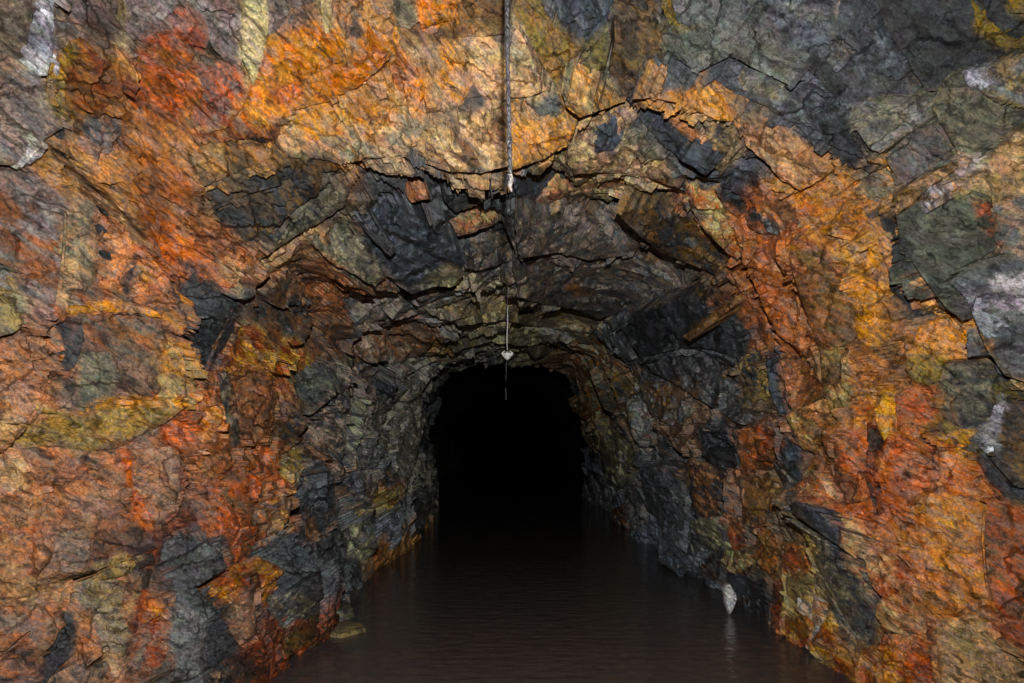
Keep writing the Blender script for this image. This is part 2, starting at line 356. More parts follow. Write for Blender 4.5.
 (B_,'orangepink','ochre',.06,.11,None,'915 500 935 482 975 491 984 500 982 540 985 575 990 604 960 614 937 613 925 600 925 560 915 530'),
 (B_,'rustorange','brown',.08,.15,None,'987 500 1000 505 1024 517 1024 658 1000 635 991 606 985 560'),
 (B_,'redorange','orangepink',.06,.1,None,'937 440 960 462 985 484 1008 500 975 489 940 482'),
 (K,'gold','orange',.08,.11,None,'945 442 960 430 970 432 968 450 958 465 948 455'),
 (B_,'ochre','rust',.07,.11,None,'884 640 893 636 899 660 893 683 880 683'),
 (B_,'rust','goldrust',.06,.09,None,'903 668 910 640 922 652 932 683 900 683'),
 (S,'darkbrown','rust',-.03,.0,None,'926 620 934 622 937 683 929 670'),  # cleft: darkened colour alone stands in for its shade
 (B_,'pinkrust','olivetan',.05,.1,None,'820 352 848 346 858 372 850 402 832 415 824 395'),
 (K,'orange','gold',.07,.1,None,'882 390 892 392 893 420 884 440 878 425'),
 (B_,'pinkrust','redorange',.06,.1,None,'895 395 915 385 930 400 930 425 912 440 898 428'),
 (B_,'brown','redorange',.05,.1,None,'835 440 858 430 866 460 860 500 845 505 835 480'),
 (B_,'redorange','tanred',.06,.11,None,'885 445 905 442 928 460 925 490 905 505 888 490'),
 (B_,'rustorange','tan',.05,.1,None,'862 545 885 540 905 552 905 580 885 598 872 585'),
 (K,'rust','darkbrown',.04,.07,None,'868 420 876 430 878 470 874 510 866 480'),
 # ---- right, lower inner wall
 (B_,'redorange','rustorange',.06,.1,None,'785 541 800 545 805 565 800 572 786 575 784 560'),
 (B_,'tan','olivetan',.06,.1,None,'786 578 808 573 812 600 805 613 790 612'),
 (B_,'ochre','rust',.06,.1,None,'785 620 805 616 812 630 805 650 788 648'),
 (B_,'rust','ochre',.05,.08,None,'812 642 830 612 842 650 820 657'),
 ('quartz_vein','white','pink',.09,.11,None,'813 595 818 605 820 625 812 640 806 650 806 643 814 628 812 610'),
 (B_,'darkslate','slate',.03,.07,None,'750 588 765 577 770 600 765 630 752 632'),
 (B_,'rust','darkbrown',.04,.08,None,'774 580 785 588 784 640 770 636'),
 (B_,'slategray','slateblue',.05,.1,None,'728 572 755 578 750 592 740 602 736 590 727 584'),
 (K,'bluegray','slategray',.07,.1,None,'695 556 712 548 716 560 705 570 695 568'),
 (B_,'tan','pink',.07,.12,None,'735 551 755 545 757 565 745 572 733 565'),
 (B_,'slateblue','slategray',.08,.16,None,'655 541 675 545 700 570 723 592 720 600 700 590 680 576 660 560'),
 (B_,'slategray','slate',.06,.12,None,'640 470 660 462 680 478 685 505 670 522 650 512'),
 (B_,'pinkrust','slate',.06,.11,None,'690 470 710 462 722 485 720 515 702 520 692 500'),
 (B_,'brown','olivebrown',.05,.1,None,'745 480 768 472 775 495 768 525 752 528 744 505'),
 (B_,'brown','rust',.05,.1,None,'755 425 775 420 782 440 775 462 758 460'),
 (B_,'slategray','tanred',.06,.12,None,'600 440 615 425 628 440 630 475 615 490 603 470'),
 # ---- roof beyond the brow
 (S,'pinktan','tanred',.05,.1,None,'515 216 540 199 570 187 590 181 620 176 660 186 690 210 685 217 660 202 630 196 590 193 565 197 540 207'),
 (S,'slate','slateblue',.03,.07,None,'513 182 545 174 568 178 558 188 535 199 518 197'),
 (B_,'pinktan','pinkgray',.02,.08,None,'577 122 600 113 625 109 638 116 622 132 615 142 640 152 670 176 678 188 640 175 600 172 575 174 566 160 572 142'),
 (S,'slateblue','slate',.05,.11,None,'636 114 650 110 675 131 700 155 715 166 705 175 685 162 660 142'),
 (S,'tan','pink',.06,.1,None,'655 107 680 112 700 130 716 150 700 148 675 127'),
 (B_,'pinktan','slate',.06,.1,None,'700 114 725 124 735 140 725 156 710 146'),
 (K,'slate','slateblue',.07,.1,None,'590 131 605 125 620 140 612 150 595 152'),
 (B_,'pinktan','redorange',.05,.11,None,'684 176 710 186 725 215 740 235 756 252 745 265 725 250 705 230 692 210'),
 (S,'darkslate','slate',.04,.08,None,'715 190 750 205 738 217 725 206'),
 (B_,'slateblue','slate',.07,.18,None,'352 216 375 206 395 205 430 225 460 255 463 275 450 286 437 286 412 294 400 286 380 271 362 242'),
 (K,'gray','slategray',.15,.17,None,'360 221 375 226 396 250 390 256 370 236'),
 (S,'slate','olivegray',.05,.12,None,'310 240 345 219 365 250 386 275 375 286 350 272 330 261'),
 (K,'olivetan','olivegray',.18,.2,None,'432 281 440 263 463 270 460 281 452 288 440 286'),
 (B_,'pinktan','tanred',.07,.13,None,'450 221 475 206 495 205 506 215 495 223 470 233 458 236'),
 (K,'tanred','brown',.05,.08,None,'405 195 418 186 430 198 412 202'),
 (S,'slategray','slate',.04,.09,None,'440 180 480 178 500 190 480 203 455 212 445 200'),
 (S,'graybrown','slategray',.06,.14,None,'515 222 560 207 590 211 612 213 640 236 632 256 600 261 588 261 560 253 520 259'),
 (S,'slate','olivebrown',.06,.14,None,'615 211 660 205 690 225 720 250 735 270 725 276 680 263 660 253 642 240'),
 (S,'graybrown','slategray',.04,.13,None,'513 267 545 255 580 262 610 264 640 254 690 280 680 300 640 306 600 319 570 309 545 306 520 297'),
 (K,'rustorange','rust',.1,.12,None,'565 290 575 280 588 290 580 300'),
 (S,'slate','darkslate',.06,.14,None,'620 326 660 302 690 296 735 300 756 340 745 360 700 346 670 350 640 356'),
 (K,'brown','olivebrown',.14,.16,None,'684 336 710 316 735 297 738 302 715 321 690 341'),
 (S,'slate','gray',.05,.12,None,'642 358 680 352 720 371 745 400 756 420 740 425 710 406 680 386 652 372'),
 (S,'browngold','gray',.06,.13,None,'640 386 680 382 700 391 715 406 700 421 670 426 650 411'),
 (B_,'ochreolive','slate',.05,.1,None,'745 356 765 371 770 395 755 401 742 372'),
 (S,'slate','graybrown',.05,.1,None,'465 240 500 228 514 238 514 258 480 270 466 268'),
 (S,'graybrown','slategray',.05,.12,None,'345 300 385 284 410 297 440 290 480 285 470 296 430 310 390 322 355 330'),
 (S,'graybrown','tanred',.05,.12,None,'430 314 480 296 530 300 570 312 600 322 590 334 550 328 505 320 460 326'),
 # ---- deep in the drift
 (B_,'rustorange','slate',.06,.12,None,'608 376 624 374 632 400 630 418 621 412'),
 (B_,'tanorange','rust',.06,.12,None,'568 400 582 404 592 415 586 421 574 412'),
 (B_,'tanred','tan',.06,.12,None,'528 349 545 345 550 352 535 358'),
 (B_,'tan','graybrown',.06,.13,None,'394 402 405 386 420 396 425 420 416 460 406 500 400 470 392 425'),
 (B_,'slategray','slate',.06,.12,None,'376 372 392 366 398 385 390 405 378 396'),
 (B_,'tan','slategray',.06,.12,None,'345 425 356 400 366 405 362 435 352 460 344 450'),
 (B_,'slategray','gray',.06,.11,None,'362 440 376 432 382 455 372 470 360 466'),
 (B_,'rustorange','pink',.06,.1,None,'376 496 395 488 398 500 390 511 378 509'),
 (B_,'slategray','gray',.06,.12,None,'344 500 362 492 376 506 370 518 352 516'),
 (B_,'slategray','bluegray',.06,.1,None,'375 520 395 512 405 530 398 545 382 540'),
 (B_,'rustorange','rust',.05,.1,None,'374 548 384 540 388 558 378 566'),
 (B_,'rustorange','rust',.05,.1,None,'404 546 414 549 415 562 407 563'),
 (B_,'slate','slategray',.05,.1,None,'300 470 320 460 335 480 332 520 315 535 302 510'),
 (B_,'graybrown','brown',.05,.1,None,'395 330 420 322 440 332 425 352 402 360 388 350'),
 (B_,'tanred','graybrown',.05,.1,None,'445 338 490 328 530 332 555 340 530 346 490 342 455 352'),
 (B_,'slate','graybrown',.05,.1,None,'590 372 604 366 612 390 616 415 604 408'),
 (B_,'slategray','tan',.05,.11,None,'625 400 648 385 655 420 648 455 635 440 628 420'),
 (B_,'slate','darkslate',.05,.11,None,'703 425 735 430 738 465 722 470 702 455'),
 (B_,'brown','rustorange',.05,.11,None,'737 430 757 428 768 465 755 472 742 478'),
 (B_,'slate','gray',.05,.11,None,'657 428 672 430 682 452 675 470 660 460'),
 (B_,'tan','slate',.05,.11,None,'625 480 636 465 645 495 640 530 630 520'),
 (B_,'slategray','gray',.05,.11,None,'588 470 601 476 608 500 600 520 588 500'),
 (B_,'rust','slate',.05,.11,None,'612 510 625 505 632 530 620 548 610 535'),
 (B_,'slategray','slateblue',.05,.11,None,'634 535 650 520 664 530 660 548 645 556 632 548'),
 (B_,'slategray','tan',.05,.11,None,'690 522 720 517 730 545 715 548 695 550'),
 (B_,'rust','tanred',.05,.11,None,'725 518 742 515 745 542 732 548'),
 (B_,'rustorange','olivebrown',.05,.11,None,'757 532 775 527 782 560 770 575 758 565'),
 (B_,'slate','graybrown',.05,.11,None,'310 420 340 402 346 425 342 470 325 460 312 440'),
 (B_,'slategray','slate',.05,.11,None,'340 475 360 468 366 488 350 495 340 490'),
 (B_,'slate','slategray',.05,.11,None,'318 545 332 535 345 560 340 590 326 578'),
 (B_,'slategray','slate',.05,.11,None,'407 505 420 485 432 500 425 530 412 540'),
 (B_,'slategray','tan',.05,.11,None,'348 525 370 522 378 548 365 560 350 552'),
 (B_,'graybrown','brown',.05,.11,None,'358 334 386 326 386 352 388 360 370 362 352 350'),
]
EXTRA_EDGE = 34
def prep(poly):
    p = poly.copy()
    p[:, 0] = np.where(p[:, 0] <= 0.5, -EXTRA_EDGE, np.where(p[:, 0] >= 1023.5, 1024 + EXTRA_EDGE, p[:, 0]))
    p[:, 1] = np.where(p[:, 1] <= 0.5, -EXTRA_EDGE, np.where(p[:, 1] >= 682.5, 683 + EXTRA_EDGE, p[:, 1]))
    return p
def inside(px, py, poly):
    r = np.zeros(px.shape, bool)
    n = len(poly)
    for i in range(n):
        x1, y1 = poly[i]; x2, y2 = poly[(i + 1) % n]
        if y1 == y2:
            continue
        c = (y1 > py) != (y2 > py)
        r ^= c & (px < (x2 - x1) * (py - y1) / (y2 - y1) + x1)
    return r
def falloff_gain(y):                                   # rock colour lightened with depth to make up for the flash's falloff
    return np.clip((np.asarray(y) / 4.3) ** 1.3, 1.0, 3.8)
class Piece:
    pass
pieces = []
for (nm, ca, cb, h0, h1, dr, sv) in PIECES:
    if h0 <= 0.02 and h1 <= 0.03: h0, h1 = 0.045, 0.06  # veins and recesses raised flush; recess shade is left to dark colour
    P = Piece()
    P.name, P.ca, P.cb, P.h0, P.h1 = nm, PALL[ca], PALL[cb], h0, h1
    P.key = (ca, cb)
    P.poly = prep(flat(sv))
    P.c = P.poly.mean(0)
    if dr is None:
        v = np.array([FX, FY]) - P.c
    else:
        v = np.array([math.cos(math.radians(dr)), -math.sin(math.radians(dr))])
    P.v = v / max(1e-6, np.hypot(*v))
    t = (P.poly - P.c) @ P.v
    P.t0, P.t1 = t.min(), t.max()
    P.s = np.array([-P.v[1], P.v[0]]); tq = (P.poly - P.c) @ P.s
    P.half = 0.5 * np.ptp(tq)
    P.side = random.uniform(-1, 1)
    _, _, pt, pd = pix_dir(P.poly[:, 0], P.poly[:, 1])
    py_ = solve_depth(pt, pd, np.zeros_like(pd))
    P.depth = float(np.median(py_))
    if dr is None and P.depth > 4.6:                # slabs inside the drift stand out towards the way in
        P.h1 = max(P.h1, P.h0 + min(0.36, max(0.07, 0.20 * float(np.ptp(py_)))))
    P.lat = P.side * min(0.075, 0.42 * P.half * P.depth / F)     # each face leans its own way
    k = falloff_gain(P.depth)
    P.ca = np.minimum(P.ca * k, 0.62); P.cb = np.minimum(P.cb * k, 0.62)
    pieces.append(P)
def plane_h(P, px, py):
    t = ((px - P.c[0]) * P.v[0] + (py - P.c[1]) * P.v[1] - P.t0) / (P.t1 - P.t0)
    q = ((px - P.c[0]) * P.s[0] + (py - P.c[1]) * P.s[1]) / max(P.half, 1.0)
    return P.h0 + (P.h1 - P.h0) * np.clip(t, 0, 1) + P.lat * np.clip(q, -1, 1)

# ------------------------------------------------------------------ open joints between the pieces
CRACKS = [flat(t) for t in (
 '0 455 10 447 22 430 35 412 45 395 50 378 52 373 60 371 66 357 67 352', '22 170 46 145', '44 142 62 130', '0 338 15 334 27 325',
 '54 312 58 300 62 270 64 245 66 215', '120 449 150 435 171 421 190 406', '190 404 188 380 189 330', '81 575 95 574 112 566', '92 552 92 540',
 '84 590 80 605 76 618', '48 683 60 668 75 656', '88 668 105 655 106 648', '40 658 55 645 60 634', '0 658 20 640 30 632', '198 588 212 579 227 571',
 '865 0 885 30 905 60 925 98 930 118 945 135 955 152', '856 132 868 150 882 158 895 177 903 186',
 '345 166 370 160 395 160 420 165 450 174 480 176 510 174 545 161 572 142 580 121 600 112 625 105 650 99 680 105 700 114 720 123 738 122',
 '738 122 745 148 765 165', '585 208 612 212 640 238 660 254 690 266 735 285', '520 260 560 254 588 262 620 258', '345 220 395 204',
 '368 296 395 286 412 296 435 288 452 289 462 282', '380 322 410 312 440 300 480 290 513 280', '430 328 470 318 530 312', '513 298 545 306 558 308 570 309 600 321',
 '703 32 735 22 750 19', '660 55 700 73 730 58 760 73 800 92', '893 210 900 246 920 276 942 306 965 336 990 360 1010 384 1024 394', '947 283 965 300 975 325',
 '985 498 983 540 986 580 995 610', '995 640 1010 657 1024 664', '790 270 800 300 806 315', '780 420 795 446 808 455', '795 517 830 542 857 561 875 600',
 '313 416 325 406 338 396', '292 446 310 426', '278 545 290 520 300 490 304 470', '235 302 215 346 200 386', '240 300 270 260 300 235 345 212',
 '186 226 250 195 300 182 345 172', '75 172 110 201 147 240', '976 446 1000 472 1024 500', '740 260 748 290 765 330 775 360', '203 146 250 141 275 147',
 '606 72 613 40 612 0', '513 18 530 45 545 72 558 90')]
def crack_depth(px, py, width):                     # 0..1, deepest along the joint
    out = np.zeros(px.shape)
    for c in CRACKS:
        m = np.nonzero((px > c[:, 0].min() - 6) & (px < c[:, 0].max() + 6) & (py > c[:, 1].min() - 6) & (py < c[:, 1].max() + 6))[0]
        if m.size == 0: continue
        x, y = px[m], py[m]; d = np.full(x.shape, 1e9)
        for a, b in zip(c[:-1], c[1:]):
            ab = b - a
            t = np.clip(((x - a[0]) * ab[0] + (y - a[1]) * ab[1]) / max(ab @ ab, 1e-9), 0, 1)
            d = np.minimum(d, np.hypot(x - a[0] - t * ab[0], y - a[1] - t * ab[1]))
        out[m] = np.maximum(out[m], np.clip(1.5 - d / width, 0, 1))
    return out

# ------------------------------------------------------------------ mineral staining of the bedrock between the pieces
SEEDS = [
 ('pinkrust','graybrown','20 230 45 300 90 330 150 430 60 470 110 490 150 640 180 500 60 560 20 640'),
 ('tan','pink','20 580 10 500 100 620 40 620 10 400'),
 ('browngold','ochretan','70 140 110 150 140 170 125 195 110 180'),
 ('goldrust','rustbrown','165 190 160 215 175 240 180 200 150 165 172 260'),
 ('rust','ochretan','215 120 235 100 200 160 185 145 260 120 180 110 160 90'),
 ('orange','pinkorange','300 90 330 85 360 60 290 60'),
 ('olivebrown','slate','250 185 300 170 220 200 270 220 290 210 230 230'),
 ('olivegray','slate','230 220 255 230 270 200 300 200'),
 ('pinkrust','tan','205 225 220 250 240 270 225 260 265 270 260 255 275 265 300 235'),
 ('slate','gray','200 290 215 320 230 300'),
 ('brown','slate','270 300 290 320 285 280 300 330 270 330 320 340 310 310'),
 ('rust','ochre','255 340 280 345 240 355 260 380 290 350'),
 ('pinkrust','brown','250 400 265 420 330 300 335 285'),
 ('slate','brown','285 420 310 440 320 470 300 500 330 440 340 480 315 520'),
 ('rustorange','brown','240 490 250 520 270 460 255 470 235 520 265 510 230 540 205 470 185 450 190 430'),
 ('slategray','slate','180 540 190 600 215 620 285 560 300 580'),
 ('rust','darkbrown','280 660 300 640 250 675 190 470 180 520'),
 ('graybrown','slategray','380 320 420 310 450 330 480 320 400 350 440 360 500 330 470 350 550 330'),
 ('slate','graybrown','360 400 380 420 350 430 390 450 370 480 360 460 350 380 430 480 440 440'),
 ('tan','graybrown','410 420 400 460 420 370'),
 ('slategray','slate','380 470 370 520 400 530 350 540 390 510'),
 ('rust','pinkrust','385 500 395 545 410 540 440 345'),
 ('slate','slategray','480 200 540 190 440 190 400 180 520 240 480 260 490 240'),
 ('graybrown','pinkgray','470 285 430 300 500 300 520 310'),
 ('slate','olivebrown','560 230 600 240 660 240 700 260 630 270 550 280'),
 ('tanred','graybrown','510 320 540 320 520 345 480 330'),
 ('pinktan','slate','590 150 620 160 650 170 690 130 720 140 600 125'),
 ('slateblue','slate','680 150 700 170 720 190 690 200'),
 ('redorange','pinkrust','750 230 770 250 740 250 760 290 780 310 790 330 720 230'),
 ('orange','rust','800 260 830 300 850 380 870 400 890 420 860 440 900 450'),
 ('pinkrust','olivebrown','830 330 820 370 840 400 860 360 830 420 850 470 830 450 880 380'),
 ('redorange','rust','900 480 930 460 880 500 900 520 870 470 950 490 1000 520'),
 ('rustorange','tan','880 560 900 580 870 540 890 600 850 510 840 490 910 620'),
 ('ochre','rust','930 600 900 640 910 670 860 660'),
 ('slategray','olive','850 600 860 630 840 570 800 530'),
 ('slate','brown','700 430 720 440 690 410 660 440 650 400 640 430 720 470'),
 ('pinkrust','slate','690 450 710 500 680 490 730 500 740 470 620 450 600 440'),
 ('brown','slategray','755 470 770 500 760 520 740 530 770 450 750 440 780 500'),
 ('slategray','slate','650 470 670 510 640 500 690 520 660 530 700 540 630 480 620 510 605 500'),
 ('slate','darkbrown','740 600 760 600 770 560 720 560 750 560'),
 ('tan','ochre','790 600 800 630 810 560'),
 ('graybrown','rust','610 360 590 350 600 390 630 390 570 360 580 410'),
 ('slate','slategray','600 330 620 350 650 330 700 320 720 350 660 370 640 300 680 290'),
 ('olivebrown','slate','730 390 750 410 740 380 700 290 660 290'),
 ('slate','bluegray','760 90 800 110 780 30 850 50 820 130 740 90 700 80 860 170 880 190 640 30 660 80'),
 ('darkgray','slate','920 40 900 20 950 50 980 50'),
 ('olivetan','greengray','960 120 940 150 900 150 980 190 1000 170 950 200'),
 ('darkgreen','olive','920 230 950 240 970 230 980 220'),
 ('gray','slate','1000 290 1010 340 980 300 960 330'),
 ('darkgray','olive','960 380 970 410 1000 440 1015 470 1020 420'),
 ('orangepink','ochre','950 520 960 570 940 540 920 480'),
 ('tan','olivetan','960 650 990 660'),
 ('rustorange','brown','1000 580 1010 620 1015 540'),
 ('orange','pinkorange','860 215 840 190 880 240 860 300 940 340 810 190'),
 ('lilacgray','browngray','300 15 200 10 230 20 160 20'),
 ('palegray','slate','700 40 760 60 720 15'),
 ('slate','darkslate','500 372 450 420 560 400 436 440 590 470 560 440 450 395'),
]
_sp, _sa, _sb = [], [], []
for ca, cb, sv in SEEDS:
    for q in flat(sv):
        _sp.append(q); _sa.append(PALL[ca]); _sb.append(PALL[cb])
_sp = np.array(_sp); _sa = np.array(_sa); _sb = np.array(_sb)
_, _, _sth, _sd = pix_dir(_sp[:, 0], _sp[:, 1])
_sy = solve_depth(_sth, _sd, np.zeros_like(_sd))
_kg = falloff_gain(_sy)[:, None]
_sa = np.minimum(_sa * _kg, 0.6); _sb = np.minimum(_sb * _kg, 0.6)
SEED_UV = np.stack([np.radians(_sth), np.log(_sy)], 1)     # place on the wall: angle round the drift, log of the distance along it
def stain(th, y, X, Z):
    u = np.radians(th); v = np.log(np.maximum(y, 1.2))
    u = u + 0.05 * fbm(X * 5, y * 3, Z * 5, 400); v = v + 0.06 * fbm(X * 5, y * 3, Z * 5, 410)
    n = u.size
    A = np.zeros((n, 3)); Bc = np.zeros((n, 3))
    for i in range(0, n, 20000):
        d = (u[i:i + 20000, None] - SEED_UV[None, :, 0]) ** 2 + (v[i:i + 20000, None] - SEED_UV[None, :, 1]) ** 2
        d = np.sqrt(d)
        d -= d.min(1, keepdims=True)
        wgt = np.exp(-d / 0.018)
        wgt /= wgt.sum(1, keepdims=True)
        A[i:i + 20000] = wgt @ _sa; Bc[i:i + 20000] = wgt @ _sb
    return A, Bc

# ------------------------------------------------------------------ how proud and how stained the wall is, place by place
MG = 60
GW, GH = 1024 + 2 * MG, 683 + 2 * MG
def gblur(a, sg):
    k = np.exp(-0.5 * (np.arange(-int(3 * sg), int(3 * sg) + 1) / sg) ** 2); k /= k.sum(); r = len(k) // 2
    for ax in (0, 1):
        pad = [(0, 0)] * a.ndim; pad[ax] = (r, r)
        b = np.pad(a, pad, mode='edge'); o = 0
        for t in range(len(k)):
            sl = [slice(None)] * a.ndim; sl[ax] = slice(t, t + a.shape[ax])
            o = o + k[t] * b[tuple(sl)]
        a = o
    return a
gy_, gx_ = np.mgrid[0:GH, 0:GW]
gx_ = gx_ - MG + 0.5; gy_ = gy_ - MG + 0.5
_, _, gth, gd = pix_dir(gx_.ravel(), gy_.ravel())
gd = np.maximum(gd, 0.02)
gyd = solve_depth(gth, gd, np.zeros_like(gd))
FA, FB = stain(gth, gyd, gd * gyd * np.cos(np.radians(gth)), gd * gyd * np.sin(np.radians(gth)))
FA = FA.reshape(GH, GW, 3); FB = FB.reshape(GH, GW, 3)
FH = np.full((GH, GW), np.nan)
for P in pieces:
    m = inside(gx_, gy_, P.poly)
    FH[m] = plane_h(P, gx_[m], gy_[m]); FA[m] = P.ca; FB[m] = P.cb
cov = ~np.isnan(FH)
ARCH = flat('150 760 160 600 172 520 190 440 190 405 188 330 178 275 188 232 202 190 270 160 345 166 395 160 450 173 510 172 545 160 572 140 580 118 '
            '625 104 650 99 700 113 738 122 765 162 800 192 870 245 905 360 885 600 880 760')
DRIFT = inside(gx_, gy_, ARCH)                      # beyond the first brow
HS = np.zeros((GH, GW))
for grp in (DRIFT, ~DRIFT):
    c = cov & grp
    num = gblur(np.where(c, FH, 0), 9); den = gblur(c.astype(float), 9)
    fill = (num + 0.05 * 0.02) / (den + 0.02) - 0.015
    full = np.where(grp, np.where(c, FH, fill), 0)
    hb = gblur(full, 5.0) / np.maximum(gblur(grp.astype(float), 5.0), 1e-3)
    HS[grp] = hb[grp]
FA = gblur(FA, 2.0); FB = gblur(FB, 2.0)
def look(fld, px, py):
    ix = np.clip(np.round(px + MG - 0.5).astype(int), 0, GW - 1); iy = np.clip(np.round(py + MG - 0.5).astype(int), 0, GH - 1)
    return fld[iy, ix]
def warp(px, py, X, Y, Z, amt):
    q = 6.0
    return (px + amt * fbm(X * q, Y * q * .6, Z * q, 500, 4) * 2, py + amt * fbm(X * q, Y * q * .6, Z * q, 520, 4) * 2)

# ------------------------------------------------------------------ materials
def nodes_of(name):
    m = bpy.data.materials.new(name)
    m.use_nodes = True
    nt = m.node_tree
    nt.nodes.clear()
    return m, nt, nt.nodes.new, nt.links.new
def rock_material():
    m, nt, N, L = nodes_of('wet_schist')
    out = N('ShaderNodeOutputMaterial'); bs = N('ShaderNodeBsdfPrincipled')
    L(bs.outputs[0], out.inputs[0])
    tc = N('ShaderNodeTexCoord')
    a = N('ShaderNodeAttribute'); a.attribute_name = 'ca'
    b = N('ShaderNodeAttribute'); b.attribute_name = 'cb'
    wet = N('ShaderNodeAttribute'); wet.attribute_name = 'wet'
    rot = N('ShaderNodeMapping'); rot.inputs['Rotation'].default_value = (0, math.radians(-38), 0)
    L(tc.outputs['Object'], rot.inputs[0])
    st = N('ShaderNodeMapping'); st.inputs['Scale'].default_value = (1.0, 0.9, 2.3)
    L(rot.outputs[0], st.inputs[0])
    def noise(vec, sc, det, ro, dis=0.0):
        n = N('ShaderNodeTexNoise'); n.inputs['Scale'].default_value = sc; n.inputs['Detail'].default_value = det
        n.inputs['Roughness'].default_value = ro; n.inputs['Distortion'].default_value = dis
        L(vec, n.inputs['Vector']); return n
    def ramp(src, p):
        r = N('ShaderNodeValToRGB')
        e = r.color_ramp.elements
        e[0].position, e[0].color = p[0][0], (p[0][1],) * 3 + (1,)
        e[1].position, e[1].color = p[-1][0], (p[-1][1],) * 3 + (1,)
        for q in p[1:-1]:
            x = e.new(q[0]); x.color = (q[1],) * 3 + (1,)
        L(src, r.inputs[0]); return r
    n1 = noise(st.outputs[0], 5.0, 8, 0.68, 0.6)
    r1 = ramp(n1.outputs[0], [(0.43, 0), (0.57, 1)])
    mx = N('ShaderNodeMix'); mx.data_type = 'RGBA'
    L(r1.outputs[0], mx.inputs['Factor']); L(a.outputs['Color'], mx.inputs[6]); L(b.outputs['Color'], mx.inputs[7])
    # grain of the layers
    n2 = noise(st.outputs[0], 26.0, 10, 0.8, 1.0)
    r2 = ramp(n2.outputs[0], [(0.30, 0.25), (0.5, 0.92), (0.70, 1.55)])
    mu = N('ShaderNodeMix'); mu.data_type = 'RGBA'; mu.blend_type = 'MULTIPLY'; mu.inputs['Factor'].default_value = 1.0
    L(mx.outputs[2], mu.inputs[6]); L(r2.outputs[0], mu.inputs[7])
    # rust bloom and grey scuffs
    n3 = noise(tc.outputs['Object'], 9.0, 7, 0.7, 0.4)
    r3 = ramp(n3.outputs[0], [(0.55, 0), (0.72, 0.55)])
    hs = N('ShaderNodeHueSaturation'); hs.inputs['Saturation'].default_value = 1.25; hs.inputs['Value'].default_value = 1.3
    hs.inputs['Hue'].default_value = 0.495
    L(mu.outputs[2], hs.inputs['Color'])
    m3 = N('ShaderNodeMix'); m3.data_type = 'RGBA'
    L(r3.outputs[0], m3.inputs['Factor']); L(mu.outputs[2], m3.inputs[6]); L(hs.outputs[0], m3.inputs[7])
    # blotches of bare grey-green schist showing through the stain
    n5 = noise(st.outputs[0], 11.0, 9, 0.72, 0.9)
    r5 = ramp(n5.outputs[0], [(0.47, 0), (0.58, 0.75)])
    c5 = N('ShaderNodeHueSaturation'); c5.inputs['Saturation'].default_value = 0.6; c5.inputs['Value'].default_value = 0.6
    L(m3.outputs[2], c5.inputs['Color'])
    m5 = N('ShaderNodeMix'); m5.data_type = 'RGBA'
    L(r5.outputs[0], m5.inputs['Factor']); L(m3.outputs[2], m5.inputs[6]); L(c5.outputs[0], m5.inputs[7])
    m3 = m5
    # mineral tints: lilac, green and rosy casts from place to place
    n9 = noise(st.outputs[0], 7.0, 6, 0.65, 0.8)
    mr = N('ShaderNodeVectorMath'); mr.operation = 'MULTIPLY_ADD'; mr.inputs[1].default_value = (2.2, 2.2, 2.2); mr.inputs[2].default_value = (-0.1, -0.1, -0.1)
    L(n9.outputs['Color'], mr.inputs[0])
    m9 = N('ShaderNodeMix'); m9.data_type = 'RGBA'; m9.blend_type = 'MULTIPLY'; m9.inputs['Factor'].default_value = 0.32
    L(m3.outputs[2], m9.inputs[6]); L(mr.outputs[0], m9.inputs[7])
    m3 = m9
    # dark manganese and iron films, sharp-edged
    n7 = noise(st.outputs[0], 8.0, 12, 0.74, 1.4)
    r7 = ramp(n7.outputs[0], [(0.40, 0.30), (0.47, 0.85), (0.52, 1.18)])
    n8 = noise(tc.outputs['Object'], 60.0, 8, 0.8, 0.5)
    r8 = ramp(n8.outputs[0], [(0.36, 0.42), (0.5, 1.0), (0.62, 1.45)])
    m7 = N('ShaderNodeMix'); m7.data_type = 'RGBA'; m7.blend_type = 'MULTIPLY'; m7.inputs['Factor'].default_value = 1.0
    L(m3.outputs[2], m7.inputs[6]); L(r7.outputs[0], m7.inputs[7])
    m8 = N('ShaderNodeMix'); m8.data_type = 'RGBA'; m8.blend_type = 'MULTIPLY'; m8.inputs['Factor'].default_value = 1.0
    L(m7.outputs[2], m8.inputs[6]); L(r8.outputs[0], m8.inputs[7])
    m3 = m8
    # dark hairline joints
    vo = N('ShaderNodeTexVoronoi'); vo.feature = 'DISTANCE_TO_EDGE'; vo.inputs['Scale'].default_value = 3.2
    dn = noise(tc.outputs['Object'], 6.0, 5, 0.6)
    ad = N('ShaderNodeVectorMath'); ad.operation = 'MULTIPLY_ADD'; ad.inputs[1].default_value = (0.5, 0.5, 0.5)
    L(dn.outputs['Color'], ad.inputs[0]); L(st.outputs[0], ad.inputs[2]); L(ad.outputs[0], vo.inputs['Vector'])
    r4 = ramp(vo.outputs['Distance'], [(0.0, 0.6), (0.012, 1.0)])
    m4 = N('ShaderNodeMix'); m4.data_type = 'RGBA'; m4.blend_type = 'MULTIPLY'; m4.inputs['Factor'].default_value = 1.0
    L(m3.outputs[2], m4.inputs[6]); L(r4.outputs[0], m4.inputs[7])
    L(m4.outputs[2], bs.inputs['Base Color'])
    # relief finer than the mesh
    nb = noise(st.outputs[0], 34.0, 10, 0.72, 0.8)
    nb2 = noise(tc.outputs['Object'], 150.0, 4, 0.6)
    s1 = N('ShaderNodeMath'); s1.operation = 'MULTIPLY_ADD'; s1.inputs[1].default_value = 0.16
    L(nb2.outputs[0], s1.inputs[0]); L(nb.outputs[0], s1.inputs[2])
